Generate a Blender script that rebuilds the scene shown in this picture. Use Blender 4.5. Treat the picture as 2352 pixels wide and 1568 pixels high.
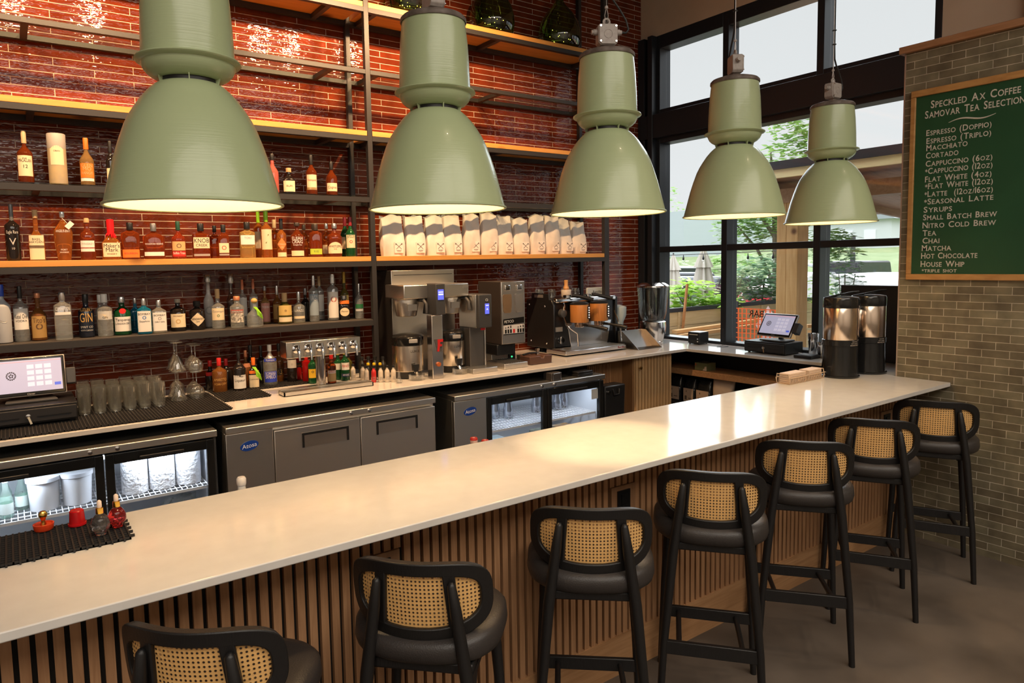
import bpy, bmesh, math, random
from math import sin, cos, pi, radians, atan2, sqrt
from mathutils import Vector, Matrix
random.seed(7)
for o in list(bpy.data.objects): bpy.data.objects.remove(o)
S = bpy.context.scene; COL = S.collection
# ------------------------------------------------------------ camera
cd = bpy.data.cameras.new('camera'); cam = bpy.data.objects.new('camera', cd); COL.objects.link(cam)
cd.sensor_fit = 'HORIZONTAL'; cd.sensor_width = 36.0
cd.lens = 36.0*1581.89/2352.0
cd.shift_x = (1176.0-1114.55)/2352.0
cd.shift_y = (731.48-784.0)/2352.0
cd.clip_start = .05; cd.clip_end = 400
rx, up, fw = (.821608,-.569715,-.019611), (.062967,.056508,.996415), (.566564,.819897,-.082301)
cam.matrix_world = Matrix(((rx[0],up[0],-fw[0],0),(rx[1],up[1],-fw[1],0),(rx[2],up[2],-fw[2],1.895),(0,0,0,1)))
S.camera = cam
# ------------------------------------------------------------ exposure and sky
S.view_settings.view_transform = 'Standard'; S.view_settings.look = 'None'
S.view_settings.exposure = 0.0; S.view_settings.gamma = 1.0
S.view_settings.use_curve_mapping = False
S.cycles.transparent_max_bounces = 40; S.cycles.max_bounces = 10; S.cycles.caustics_refractive = False; S.cycles.caustics_reflective = False; S.cycles.sample_clamp_indirect = 6
W = bpy.data.worlds.new('overcast_sky'); S.world = W; W.use_nodes = True
nt = W.node_tree; bg = nt.nodes['Background']
tc = nt.nodes.new('ShaderNodeTexCoord'); sx = nt.nodes.new('ShaderNodeSeparateXYZ')
rp = nt.nodes.new('ShaderNodeValToRGB')
nt.links.new(tc.outputs['Generated'], sx.inputs[0]); nt.links.new(sx.outputs['Z'], rp.inputs[0])
rp.color_ramp.elements[0].position = .0; rp.color_ramp.elements[0].color = (.86,.87,.88,1)
rp.color_ramp.elements[1].position = .31; rp.color_ramp.elements[1].color = (.78,.79,.80,1)
e = rp.color_ramp.elements.new(.42); e.color = (2.0,2.06,2.15,1)
e = rp.color_ramp.elements.new(1.); e.color = (4.6,4.75,5.0,1)   # an overcast sky is brightest overhead
nt.links.new(rp.outputs[0], bg.inputs[0]); bg.inputs[1].default_value = 1.05
WARM = (1,.66,.36)
def lamp(kind, name, loc, power, color, size=.1, aim=None, spot=None, blend=.4, sy=None):
    l = bpy.data.lights.new(name, kind); l.energy = power; l.color = color
    if kind == 'AREA':
        l.size = size
        if sy: l.shape = 'RECTANGLE'; l.size_y = sy
    else: l.shadow_soft_size = size
    if spot: l.spot_size = radians(spot); l.spot_blend = blend
    o = bpy.data.objects.new(name, l); COL.objects.link(o); o.location = loc
    if aim is not None:
        d = Vector(aim)-Vector(loc); o.rotation_euler = d.to_track_quat('-Z','Y').to_euler()
    return o
# bright side of the overcast sky, coming in obliquely past the pergola
sun = bpy.data.lights.new('soft_sun','SUN'); sun.energy = 3.2; sun.angle = .9; sun.color = (.86,.93,1)
so = bpy.data.objects.new('soft_sun',sun); COL.objects.link(so); so.rotation_euler = Vector((-.62,-.62,-.52)).to_track_quat('-Z','Y').to_euler()
# daylight through the big window (portal only guides the sky light)
pl = lamp('AREA','window_portal',(5.72,3.6,2.5),1,(1,1,1),2.9,aim=(0,3.6,2.5),sy=3.2); pl.data.cycles.is_portal = True
# broad fill lamps added behind the camera to lift the ambient light
lamp('AREA','room_fill_light',(-.8,-2.4,4.8),235,(1,.90,.78),4.2,aim=(-.8,-2.4,0),sy=3.4)
lamp('AREA','room_fill_light',(3.0,-2.4,4.8),160,(1,.90,.78),3.2,aim=(3.0,-2.4,0),sy=3.4)
# track spots that wash the tiled wall above the back bar
for x in (-.75,.16,.69,2.05,2.33,2.91):
    lamp('SPOT','track_spot',(x,3.6,3.97),165,(1,.60,.30),.035,aim=(x,5.05,2.35),spot=118,blend=.6)
# ceiling spots over the stools
for x, y, p_ in ((1.5,.75,46),(2.5,.75,46),(3.5,.75,50),(4.55,.8,60)):
    lamp('SPOT','ceiling_spot',(x,y,4.7),p_,(1,.74,.50),.045,aim=(x-.55,1.62,.5),spot=40,blend=.5)
lamp('SPOT','ceiling_spot',(4.3,.1,4.7),60,(1,.70,.44),.05,aim=(4.1,.7,0),spot=34,blend=.5)
# ------------------------------------------------------------ materials
def nd(nt, t, **kw):
    n = nt.nodes.new(t)
    for k, v in kw.items(): setattr(n, k, v)
    return n
MATS = {}
def mat(name, col=(.5,.5,.5), rough=.5, metal=0, trans=0, ior=1.45, emit=None, es=1, spec=.5, coat=0, bump=None, alpha=1, sheen=0):
    if name in MATS: return MATS[name]
    m = bpy.data.materials.new(name); m.use_nodes = True
    b = m.node_tree.nodes['Principled BSDF']
    b.inputs['Base Color'].default_value = (*col,1); b.inputs['Roughness'].default_value = rough
    b.inputs['Metallic'].default_value = metal; b.inputs['Transmission Weight'].default_value = trans
    b.inputs['IOR'].default_value = ior; b.inputs['Specular IOR Level'].default_value = spec
    b.inputs['Coat Weight'].default_value = coat; b.inputs['Alpha'].default_value = alpha
    if emit: b.inputs['Emission Color'].default_value = (*emit,1); b.inputs['Emission Strength'].default_value = es
    if bump:
        t = m.node_tree; n = nd(t,'ShaderNodeTexNoise'); n.inputs['Scale'].default_value = bump[0]
        c = nd(t,'ShaderNodeTexCoord'); t.links.new(c.outputs['Object'], n.inputs['Vector'])
        if len(bump) > 2:
            mp = nd(t,'ShaderNodeMapping'); mp.inputs['Scale'].default_value = bump[2]
            t.links.new(c.outputs['Object'], mp.inputs[0]); t.links.new(mp.outputs[0], n.inputs['Vector'])
        bp = nd(t,'ShaderNodeBump'); bp.inputs['Strength'].default_value = bump[1]; bp.inputs['Distance'].default_value = .01
        t.links.new(n.outputs[0], bp.inputs['Height']); t.links.new(bp.outputs[0], b.inputs['Normal'])
    MATS[name] = m; return m
def glassy(name, tint=(.95,.97,.96), gloss=.12, milk=0.):
    """thin clear glass: mostly see-through with a Fresnel reflection"""
    if name in MATS: return MATS[name]
    m = bpy.data.materials.new(name); m.use_nodes = True; t = m.node_tree; t.nodes.clear()
    o = nd(t,'ShaderNodeOutputMaterial'); mx = nd(t,'ShaderNodeMixShader'); tr = nd(t,'ShaderNodeBsdfTransparent'); g = nd(t,'ShaderNodeBsdfGlossy')
    lw = nd(t,'ShaderNodeLayerWeight'); lw.inputs[0].default_value = .5
    pw = nd(t,'ShaderNodeMath', operation='POWER'); pw.inputs[1].default_value = 3.2
    mr = nd(t,'ShaderNodeMapRange'); mr.inputs[3].default_value = gloss*.35; mr.inputs[4].default_value = .25+gloss*3
    t.links.new(lw.outputs['Facing'], pw.inputs[0]); t.links.new(pw.outputs[0], mr.inputs[0])
    tr.inputs[0].default_value = (*tint,1); g.inputs['Roughness'].default_value = .03; g.inputs[0].default_value = (1,1,1,1)
    t.links.new(mr.outputs[0], mx.inputs[0]); t.links.new(tr.outputs[0], mx.inputs[1]); t.links.new(g.outputs[0], mx.inputs[2]); last = mx.outputs[0]
    if milk:
        m2 = nd(t,'ShaderNodeMixShader'); df = nd(t,'ShaderNodeBsdfDiffuse'); df.inputs[0].default_value = (.62,.64,.62,1); m2.inputs[0].default_value = milk  # whitish diffuse; paints a lit look into clear bottles and tumblers
        t.links.new(last, m2.inputs[1]); t.links.new(df.outputs[0], m2.inputs[2]); last = m2.outputs[0]
    t.links.new(last, o.inputs[0])
    MATS[name] = m; return m
def wood(name, c1, c2, rough=.45, scale=(1,1,1), dens=9, coat=0, knots=False):
    """grain runs along the axis with the smallest scale"""
    if name in MATS: return MATS[name]
    m = mat(name, c1, rough, coat=coat); t = m.node_tree; b = t.nodes['Principled BSDF']
    c = nd(t,'ShaderNodeTexCoord'); mp = nd(t,'ShaderNodeMapping'); mp.inputs['Scale'].default_value = scale
    n = nd(t,'ShaderNodeTexNoise'); n.inputs['Scale'].default_value = dens; n.inputs['Detail'].default_value = 6; n.inputs['Distortion'].default_value = .8
    r = nd(t,'ShaderNodeValToRGB'); r.color_ramp.elements[0].position = .32; r.color_ramp.elements[1].position = .68
    r.color_ramp.elements[0].color = (*c2,1); r.color_ramp.elements[1].color = (*c1,1)
    t.links.new(c.outputs['Object'], mp.inputs[0]); t.links.new(mp.outputs[0], n.inputs['Vector']); t.links.new(n.outputs[0], r.inputs[0])
    last = r.outputs[0]
    if knots:
        v = nd(t,'ShaderNodeTexVoronoi'); v.inputs['Scale'].default_value = knots
        t.links.new(c.outputs['Object'], v.inputs['Vector'])
        kr = nd(t,'ShaderNodeValToRGB'); kr.color_ramp.elements[0].position = .06; kr.color_ramp.elements[1].position = .16
        kr.color_ramp.elements[0].color = (.25,.16,.09,1); kr.color_ramp.elements[1].color = (1,1,1,1)
        mm = nd(t,'ShaderNodeMix', data_type='RGBA', blend_type='MULTIPLY'); mm.inputs[0].default_value = 1
        t.links.new(v.outputs['Distance'], kr.inputs[0]); t.links.new(last, mm.inputs[6]); t.links.new(kr.outputs[0], mm.inputs[7]); last = mm.outputs[2]
    t.links.new(last, b.inputs['Base Color'])
    bp = nd(t,'ShaderNodeBump'); bp.inputs['Strength'].default_value = .12; bp.inputs['Distance'].default_value = .002
    t.links.new(n.outputs[0], bp.inputs['Height']); t.links.new(bp.outputs[0], b.inputs['Normal'])
    return m
def tiles(name, axes, off, w, h, mortar, c1, c2, cm, rough, wav=0., patch=.5):
    """running-bond tile; axes picks the two object axes used as u,v"""
    m = mat(name, c1, rough); t = m.node_tree; b = t.nodes['Principled BSDF']
    c = nd(t,'ShaderNodeTexCoord'); s = nd(t,'ShaderNodeSeparateXYZ'); cb = nd(t,'ShaderNodeCombineXYZ')
    t.links.new(c.outputs['Object'], s.inputs[0])
    for i, a in enumerate(axes):
        ad = nd(t,'ShaderNodeMath', operation='ADD'); ad.inputs[1].default_value = off[i]
        t.links.new(s.outputs['XYZ'.index(a)], ad.inputs[0]); t.links.new(ad.outputs[0], cb.inputs[i])
    br = nd(t,'ShaderNodeTexBrick'); br.offset = .5; br.inputs['Scale'].default_value = 1
    br.inputs['Brick Width'].default_value = w; br.inputs['Row Height'].default_value = h; br.inputs['Mortar Size'].default_value = mortar
    br.inputs['Mortar Smooth'].default_value = .1; br.inputs['Bias'].default_value = 0
    br.inputs['Color1'].default_value = (*c1,1); br.inputs['Color2'].default_value = (*c2,1); br.inputs['Mortar'].default_value = (*cm,1)
    t.links.new(cb.outputs[0], br.inputs['Vector'])
    n = nd(t,'ShaderNodeTexNoise'); n.inputs['Scale'].default_value = 9; n.inputs['Detail'].default_value = 3
    t.links.new(cb.outputs[0], n.inputs['Vector'])
    mp = nd(t,'ShaderNodeMapRange'); mp.inputs[1].default_value = .3; mp.inputs[2].default_value = .7; mp.inputs[3].default_value = 1-patch; mp.inputs[4].default_value = 1+patch*.4
    t.links.new(n.outputs[0], mp.inputs[0])
    mm = nd(t,'ShaderNodeMix', data_type='RGBA', blend_type='MULTIPLY'); mm.inputs[0].default_value = 1
    t.links.new(br.outputs['Color'], mm.inputs[6]); t.links.new(mp.outputs[0], mm.inputs[7]); t.links.new(mm.outputs[2], b.inputs['Base Color'])
    rr = nd(t,'ShaderNodeMapRange'); rr.inputs[3].default_value = rough; rr.inputs[4].default_value = .85
    t.links.new(br.outputs['Fac'], rr.inputs[0]); t.links.new(rr.outputs[0], b.inputs['Roughness'])
    inv = nd(t,'ShaderNodeMath', operation='SUBTRACT'); inv.inputs[0].default_value = 1; t.links.new(br.outputs['Fac'], inv.inputs[1])
    b1 = nd(t,'ShaderNodeBump'); b1.inputs['Strength'].default_value = .6; b1.inputs['Distance'].default_value = .0025
    t.links.new(inv.outputs[0], b1.inputs['Height'])
    last = b1.outputs[0]
    if wav:
        n2 = nd(t,'ShaderNodeTexNoise'); n2.inputs['Scale'].default_value = 26; n2.inputs['Detail'].default_value = 2
        mp2 = nd(t,'ShaderNodeMapping'); mp2.inputs['Scale'].default_value = (.55,1.6,1)
        t.links.new(cb.outputs[0], mp2.inputs[0]); t.links.new(mp2.outputs[0], n2.inputs['Vector'])
        b2 = nd(t,'ShaderNodeBump'); b2.inputs['Strength'].default_value = wav; b2.inputs['Distance'].default_value = .012
        t.links.new(n2.outputs[0], b2.inputs['Height']); t.links.new(b1.outputs[0], b2.inputs['Normal']); last = b2.outputs[0]
    t.links.new(last, b.inputs['Normal'])
    return m
def mottled(name, c1, c2, scale, rough, bump=0, detail=6, r2=None):
    m = mat(name, c1, rough); t = m.node_tree; b = t.nodes['Principled BSDF']
    c = nd(t,'ShaderNodeTexCoord'); n = nd(t,'ShaderNodeTexNoise'); n.inputs['Scale'].default_value = scale; n.inputs['Detail'].default_value = detail
    r = nd(t,'ShaderNodeValToRGB'); r.color_ramp.elements[0].position = .3; r.color_ramp.elements[1].position = .7
    r.color_ramp.elements[0].color = (*c1,1); r.color_ramp.elements[1].color = (*c2,1)
    t.links.new(c.outputs['Object'], n.inputs['Vector']); t.links.new(n.outputs[0], r.inputs[0]); t.links.new(r.outputs[0], b.inputs['Base Color'])
    if r2 is not None:
        q = nd(t,'ShaderNodeMapRange'); q.inputs[3].default_value = rough; q.inputs[4].default_value = r2; t.links.new(n.outputs[0], q.inputs[0]); t.links.new(q.outputs[0], b.inputs['Roughness'])
    if bump:
        bp = nd(t,'ShaderNodeBump'); bp.inputs['Strength'].default_value = bump; bp.inputs['Distance'].default_value = .01
        t.links.new(n.outputs[0], bp.inputs['Height']); t.links.new(bp.outputs[0], b.inputs['Normal'])
    return m
# ------------------------------------------------------------ mesh builder
class MB:
    def __init__(s): s.v = []; s.f = []; s.m = []; s.mi = 0; s.uv = None
    def add(s, vs, fs):
        n = len(s.v); s.v += [tuple(p) for p in vs]; s.f += [tuple(i+n for i in f) for f in fs]; s.m += [s.mi]*len(fs); return s
    def mat(s, i): s.mi = i; return s
    def box(s, x0, x1, y0, y1, z0, z1):
        return s.add([(x,y,z) for z in (z0,z1) for y in (y0,y1) for x in (x0,x1)], [(0,2,3,1),(4,5,7,6),(0,1,5,4),(2,6,7,3),(0,4,6,2),(1,3,7,5)])
    def hexa(s, b, t):
        """b, t: four corners each (same winding, counter-clockwise from above)"""
        return s.add(list(b)+list(t), [(3,2,1,0),(4,5,6,7),(0,1,5,4),(1,2,6,5),(2,3,7,6),(3,0,4,7)])
    def loft(s, rings, cap=True, close=False):
        n = len(rings[0]); vs = [p for r in rings for p in r]; fs = []
        k = len(rings)
        for i in range(k if close else k-1):
            a, b = i*n, ((i+1) % k)*n
            fs += [(a+j, a+(j+1) % n, b+(j+1) % n, b+j) for j in range(n)]
        if cap and not close: fs += [tuple(range(n-1,-1,-1)), tuple(range((k-1)*n, k*n))]
        return s.add(vs, fs)
    def lathe(s, prof, n=24, c=(0,0,0), sec=None, cap=True, sy=1., ex=2.):
        """prof [(r,z)]; ex>2 squares the section, sy flattens it in y"""
        rings = []
        for r, z in prof:
            ring = []
            for j in range(n):
                a = 2*pi*(j+.5)/n; ca, sa = cos(a), sin(a)
                if ex != 2:
                    q = (abs(ca)**ex+abs(sa)**ex)**(-1/ex); ca *= q; sa *= q
                ring.append((c[0]+r*ca, c[1]+r*sa*sy, c[2]+z))
            rings.append(ring)
        return s.loft(rings, cap)
    def cyl(s, p0, p1, r0, r1=None, n=12): return s.tube([p0,p1], [r0, r0 if r1 is None else r1], n)
    def tube(s, pts, r, n=8, cap=True, flat=1.):
        pts = [Vector(p) for p in pts]; k = len(pts)
        if not isinstance(r, (list,tuple)): r = [r]*k
        d = (pts[1]-pts[0]).normalized(); ref = Vector((0,0,1)) if abs(d.z) < .9 else Vector((1,0,0))
        u = d.cross(ref).normalized(); rings = []
        for i in range(k):
            d = (pts[min(i+1,k-1)]-pts[max(i-1,0)]).normalized()
            u = (u-d*u.dot(d)).normalized(); w = d.cross(u)
            rings.append([tuple(pts[i]+(u*cos(2*pi*j/n)+w*sin(2*pi*j/n)*flat)*r[i]) for j in range(n)])
        return s.loft(rings, cap)
    def bar(s, p0, p1, w, h, upv=(0,0,1)):
        """rectangular bar: w sideways, h along upv"""
        p0, p1, U = Vector(p0), Vector(p1), Vector(upv); d = (p1-p0).normalized(); a = d.cross(U).normalized()*w/2; b = a.cross(d).normalized()*h/2
        return s.loft([[tuple(p-a-b),tuple(p+a-b),tuple(p+a+b),tuple(p-a+b)] for p in (p0,p1)])
    def prism(s, poly, axis, a, b):
        def P(u, v, w): return {'x':(w,u,v),'y':(u,w,v),'z':(u,v,w)}[axis]
        return s.loft([[P(u,v,a) for u,v in poly],[P(u,v,b) for u,v in poly]])
    def ball(s, c, r, n=12, m=8, sc=(1,1,1)):
        return s.loft([[(c[0]+sc[0]*r*sin(pi*max(.02,min(.98,i/m)))*cos(2*pi*j/n), c[1]+sc[1]*r*sin(pi*max(.02,min(.98,i/m)))*sin(2*pi*j/n), c[2]-sc[2]*r*cos(pi*i/m)) for j in range(n)] for i in range(m+1)])
    def xf(s, M, start=0):
        s.v = s.v[:start]+[tuple(M @ Vector(p)) for p in s.v[start:]]; return s
    def text(s, body, size, place, align='CENTER'):
        """place maps (u,v) of the lettering to a 3D point"""
        vs, fs, w = text_geo(body, size, align); return s.add([place(x,y) for x,y in vs], fs)
    def build(s, name, mats, parent=None, smooth=40, bevel=0, seg=2, recalc=True):
        me = bpy.data.meshes.new(name); me.from_pydata(s.v, [], s.f)
        for m in (mats if isinstance(mats,(list,tuple)) else [mats]): me.materials.append(m)
        me.polygons.foreach_set('material_index', s.m)
        if recalc:
            bm = bmesh.new(); bm.from_mesh(me); bmesh.ops.recalc_face_normals(bm, faces=bm.faces); bm.to_mesh(me); bm.free()
        if smooth:
            me.polygons.foreach_set('use_smooth', [True]*len(me.polygons)); me.set_sharp_from_angle(angle=radians(smooth))
        o = bpy.data.objects.new(name, me); COL.objects.link(o)
        if parent: o.parent = parent
        if bevel:
            b = o.modifiers.new('bevel','BEVEL'); b.width = bevel; b.segments = seg; b.limit_method = 'ANGLE'; b.angle_limit = radians(40)
        return o
TX = {}
def text_geo(body, size, align, bold=0.):
    k = (body, align, bold)
    if k not in TX:
        cu = bpy.data.curves.new('lettering','FONT'); cu.body = body; cu.size = 1; cu.align_x = align; cu.resolution_u = 3; cu.offset = bold
        ob = bpy.data.objects.new('lettering', cu); COL.objects.link(ob)
        dg = bpy.context.evaluated_depsgraph_get(); me = bpy.data.meshes.new_from_object(ob.evaluated_get(dg))
        TX[k] = ([(v.co.x, v.co.y) for v in me.vertices], [tuple(p.vertices) for p in me.polygons])
        bpy.data.objects.remove(ob); bpy.data.curves.remove(cu); bpy.data.meshes.remove(me)
    vs, fs = TX[k]
    w = max([x for x,_ in vs], default=0)-min([x for x,_ in vs], default=0)
    return [(x*size,y*size) for x,y in vs], fs, w*size
def tag(o, label=None, cat=None, group=None, kind=None):
    if label: o['label'] = label
    if cat: o['category'] = cat
    if group: o['group'] = group
    if kind: o['kind'] = kind
    return o
def thing(name, label, cat, loc=(0,0,0), rotz=0, group=None):
    o = bpy.data.objects.new(name, None); COL.objects.link(o); o.location = loc; o.rotation_euler = (0,0,rotz); o.empty_display_size = .05
    return tag(o, label, cat, group)
def struct(name, mb, m, **kw): return tag(mb.build(name, m, **kw), kind='structure')
KIDS = {}
def dup(root, loc=None, rotz=None, label=None, group=None):
    r = root.copy(); COL.objects.link(r)
    if loc is not None: r.location = loc
    if rotz is not None: r.rotation_euler = (0,0,rotz)
    if label: r['label'] = label
    if group: r['group'] = group
    def rec(src, dst):
        for ch in [o for o in bpy.data.objects if o.parent == src]:
            c = ch.copy(); COL.objects.link(c); c.parent = dst; rec(ch, c)
    rec(root, r); return r
# shared finishes
STEEL = mat('brushed_steel',(.74,.72,.68),.32,1,bump=(60,.05,(1,1,25)))
CHROME = mat('chrome',(.8,.8,.8),.08,1)
BLKMET = mat('black_powder_coated_steel',(.028,.026,.026),.42,bump=(200,.05))
BLACK = mat('black_plastic',(.012,.012,.013),.35)
BLKGLOSS = mat('gloss_black',(.012,.012,.012),.12)
DARK = mat('dark_grey_plastic',(.05,.05,.052),.45)
RUBBER = mat('black_rubber',(.018,.016,.015),.6)
BLKWOOD = mat('black_stained_wood',(.010,.009,.009),.42,bump=(30,.1,(8,8,1)))
LEATHER = mat('black_leather',(.032,.027,.025),.40,bump=(260,.12))
WHITE = mat('white_plastic',(.75,.76,.78),.4)
PAPER = mat('white_paper',(.78,.74,.68),.8)
BRASS = mat('brass',(.75,.50,.20),.25,1)
QUARTZ = mottled('white_quartz',(.66,.63,.59),(.62,.59,.55),14,.10)
OAK = wood('oak_slats',(.46,.25,.125),(.34,.17,.08),.5,(9,9,.6),7)
OAKH = wood('oak_board',(.47,.26,.125),(.35,.18,.08),.5,(.6,9,9),6)
PINE = wood('honey_pine',(.68,.33,.085),(.56,.25,.055),.4,(.5,7,7),5,knots=2.1)
CLEAR = glassy('clear_glass')
# ------------------------------------------------------------ room shell
YB = 5.05; XW = 5.5; XG = 4.905
REDTILE = tiles('glazed_red_tile','XZ',(.131,-.0082),.443,.0468,.0022,(.19,.031,.010),(.135,.023,.009),(.62,.50,.40),.055,.30,.30)
GRNTILE = tiles('olive_tile','YZ',(.0865,.0038),.145,.0482,.0017,(.225,.195,.125),(.145,.115,.072),(.55,.48,.37),.38,.0,.35)
CONC = mottled('polished_concrete',(.075,.060,.048),(.145,.118,.095),2.6,.36,.05,8,.55)
BEIGE = mottled('beige_concrete',(.50,.39,.29),(.56,.45,.34),3,.8,.15)
PLAST = mat('white_plaster',(.62,.58,.53),.85)
struct('floor', MB().box(-4,5.5,-5.5,5.2,-.06,0), CONC)
struct('ceiling', MB().box(-4,5.7,-5.5,5.2,4.95,5.05), mat('dark_ceiling',(.16,.15,.14),.9))
struct('wall_back', MB().box(-4,5.5,YB,5.2,0,4.95), REDTILE)
struct('wall_left', MB().box(-4.15,-4,-5.5,5.2,0,4.95), PLAST)
struct('wall_rear', MB().box(-4,5.7,-5.65,-5.5,0,4.95), PLAST)
w = MB(); w.box(XW,5.75,2.25,5.05,4.11,4.95); w.box(XW,5.75,-5.5,2.25,0,4.95); w.box(XW,5.75,2.25,5.2,0,1.04); w.box(5.44,XW,.9,1.75,3.0,4.95); w.box(XW,5.75,5.05,5.2,1.04,4.95)
struct('wall_window', w, BEIGE)
# tiled partition that the bar runs into
g = struct('wall_right', MB().box(XG,5.03,-5.5,2.212,0,3.185), GRNTILE)
tr = MB().box(XG-.004,5.034,2.212,2.22,0,3.185); tag(tr.build('trim_1', mat('trim_metal',(.55,.42,.34),.35,.6)), kind='structure')
cp = MB().box(XG-.03,5.06,-5.5,2.247,3.187,3.232); tag(cp.build('trim_2', wood('cap_oak',(.40,.20,.10),(.30,.14,.06),.5,(8,.6,8),5), bevel=.004), kind='structure')
# the big window: black frames and panes
FRM = mat('black_window_frame',(.016,.019,.024),.38)
fr = MB()
ys = [(4.80,5.05),(4.00,4.06),(3.105,3.165),(2.25,2.30)]
for a, b in ys: fr.box(XW,5.66,a,b,1.07,4.11)
fr.box(5.43,XW,4.84,4.90,1.07,4.11); fr.box(5.45,XW,4.96,5.045,1.07,4.11)
for a, b in ((4.06,4.80),(3.165,4.00),(2.30,3.105)):
    fr.box(XW,5.66,a,b,3.985,4.11); fr.box(XW,5.66,a,b,1.955,2.012); fr.box(XW,5.66,a,b,1.07,1.10); fr.box(XW,5.66,a,b,3.05,3.385)
fr.box(5.44,XW,2.25,5.0,3.10,3.335)
win = struct('window_1', fr, FRM, bevel=.004)
PANE = glassy('window_glass',(.97,.985,.985),.05)
for a, b in ((4.06,4.80),(3.165,4.00),(2.30,3.105)):
    for z0, z1 in ((1.10,1.955),(2.012,3.05),(3.385,3.985)):
        MB().box(5.592,5.597,a+.002,b-.002,z0,z1).build('pane', PANE, win, smooth=0)
# mirrored lettering on the glass
b = MB(); b.text('BAR', .085, lambda u,v: (5.588, 3.74+u, 1.345+v)); b.build('window_lettering', BLACK, win, smooth=0)
pn = tag(MB().box(5.452,5.482,2.38,2.90,1.071,1.655).build('privacy_panel', mat('matt_black_board',(.012,.012,.014),.5), bevel=.006), 'flat black upright panel against the window behind the coffee urns', 'panel')

# ------------------------------------------------------------ bar
bt = MB().prism([(-1.9,1.886),(4.899,1.886),(4.899,2.23),(5.497,2.23),(5.497,2.575),(5.125,2.578),(-1.9,2.583)],'z',1.043,1.07)
tag(bt.build('countertop', QUARTZ, bevel=.004), 'long white quartz bar top running from lower left to the tiled partition', 'countertop')
bb = thing('slatted_bar','oak slatted bar front under the white top','bar',(1.5,2.3,0))
T = Matrix.Translation((-1.5,-2.3,0))
MB().box(-1.9,4.903,2.168,2.49,.0,1.042).xf(T).build('carcass', mat('dark_backing',(.010,.008,.006),.8), bb)
MB().box(-1.9,4.903,2.49,2.50,.0,1.042).xf(T).build('bounce_panel', mat('pale_bounce_panel',(.55,.53,.50),.4), bb)  # unseen pale panel added so the fridge doors have something light to reflect
sl = MB(); x = -1.9
rnd = random.Random(3)
while x < 4.86:
    z1 = 1.042
    segs = [(.187,1.042)]
    for a, c in ((.935,1.09),(2.14,2.296),(4.55,4.70)):
        if a-.02 < x < c-.008: segs = [(.187,.70),(.884,1.042)]
    for a, c in segs: sl.box(x,x+.0262,2.147+rnd.uniform(0,.001),2.168,a,c)
    x += .0396
sl.xf(T).build('slat_panel', OAK, bb, smooth=0)
MB().box(-1.9,4.903,2.143,2.168,0,.187).xf(T).build('plinth_board', OAKH, bb)
for a in (.938,2.142,4.553):
    p = MB().box(a,a+.15,2.141,2.168,.70,.882).xf(T).build('outlet_panel', wood('outlet_oak',(.34,.19,.10),(.27,.14,.07),.5,(6,9,1),5), bb)
    q = MB(); q.box(a+.034,a+.112,2.135,2.141,.745,.862); q.box(a+.055,a+.091,2.131,2.135,.80,.845); q.box(a+.055,a+.091,2.131,2.135,.755,.795)
    q.xf(T).build('outlet', mat('black_outlet',(.01,.01,.01),.3), p)

# ------------------------------------------------------------ back counter and what carries it
ct = MB().prism([(-1.9,4.035),(5.05,4.09),(5.122,2.585),(5.497,2.585),(5.497,5.045),(-1.9,5.045)],'z',1.043,1.07)
tag(ct.build('countertop', QUARTZ, bevel=.003), 'L-shaped white quartz counter along the red tiled wall and window', 'countertop')
VOID = mat('black_void_shade',(.012,.011,.011),.7)  # shade below the counters put into the colour as near-black
uf = thing('void_backing','black sheet painted as the dark void under the back counter','frame',(1.0,4.9,0))
U = Matrix.Translation((-1.0,-4.9,0))
MB().box(-1.9,4.0,4.80,4.84,0,1.042).xf(U).build('back_panel', VOID, uf)
# slatted corner cabinets
cb = thing('corner_cabinet','oak slatted cabinet under the counter corner beside the trash bin','cabinet',(4.4,4.5,0))
C = Matrix.Translation((-4.4,-4.5,0))
m = MB(); m.box(4.02,4.44,4.30,4.78,0,1.042); m.box(4.44,4.93,4.18,4.78,0,1.042); m.xf(C).build('body', wood('cabinet_oak',(.30,.165,.075),(.24,.12,.05),.5,(6,6,.7),5), cb)
m = MB()
for i in range(11): m.box(4.03+i*.024,4.03+i*.024+.014,4.288,4.30,.05,.985)
m.xf(C).build('slat_screen', OAK, cb, smooth=0)
d = MB(); d.box(4.445,4.925,4.16,4.18,.02,1.035)
for i in range(12): d.box(4.452+i*.0395,4.452+i*.0395+.027,4.148,4.16,.02,1.03)
d = d.xf(C).build('door', wood('light_slat_oak',(.50,.33,.17),(.42,.26,.12),.5,(9,9,.6),6), cb, smooth=0)
MB().lathe([(.004,0),(.004,.02),(.014,.024),(.014,.034),(.006,.036)],12).xf(Matrix.Translation((4.485,4.148,.945)) @ Matrix.Rotation(pi/2,4,'X')).xf(C).build('knob', BRASS, d)
# open bay under the window counter
ub = thing('open_shelf_bay','black open bay with an oak shelf under the window counter','shelf unit',(5.3,3.6,0))
B = Matrix.Translation((-5.3,-3.6,0))
m = MB(); m.box(5.465,5.485,2.6,4.77,0,1.042); m.box(4.94,5.46,4.74,4.76,0,1.042); m.box(5.18,5.46,2.60,2.62,0,1.042); m.box(4.94,5.46,2.62,4.74,.50,.53); m.xf(B).build('carcass', VOID, ub)
MB().prism([(4.94,4.73),(5.16,4.70),(5.22,2.63),(5.46,2.63),(5.46,4.73)],'z',.80,.855).xf(B).build('shelf', OAKH, ub, bevel=.003)

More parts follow.
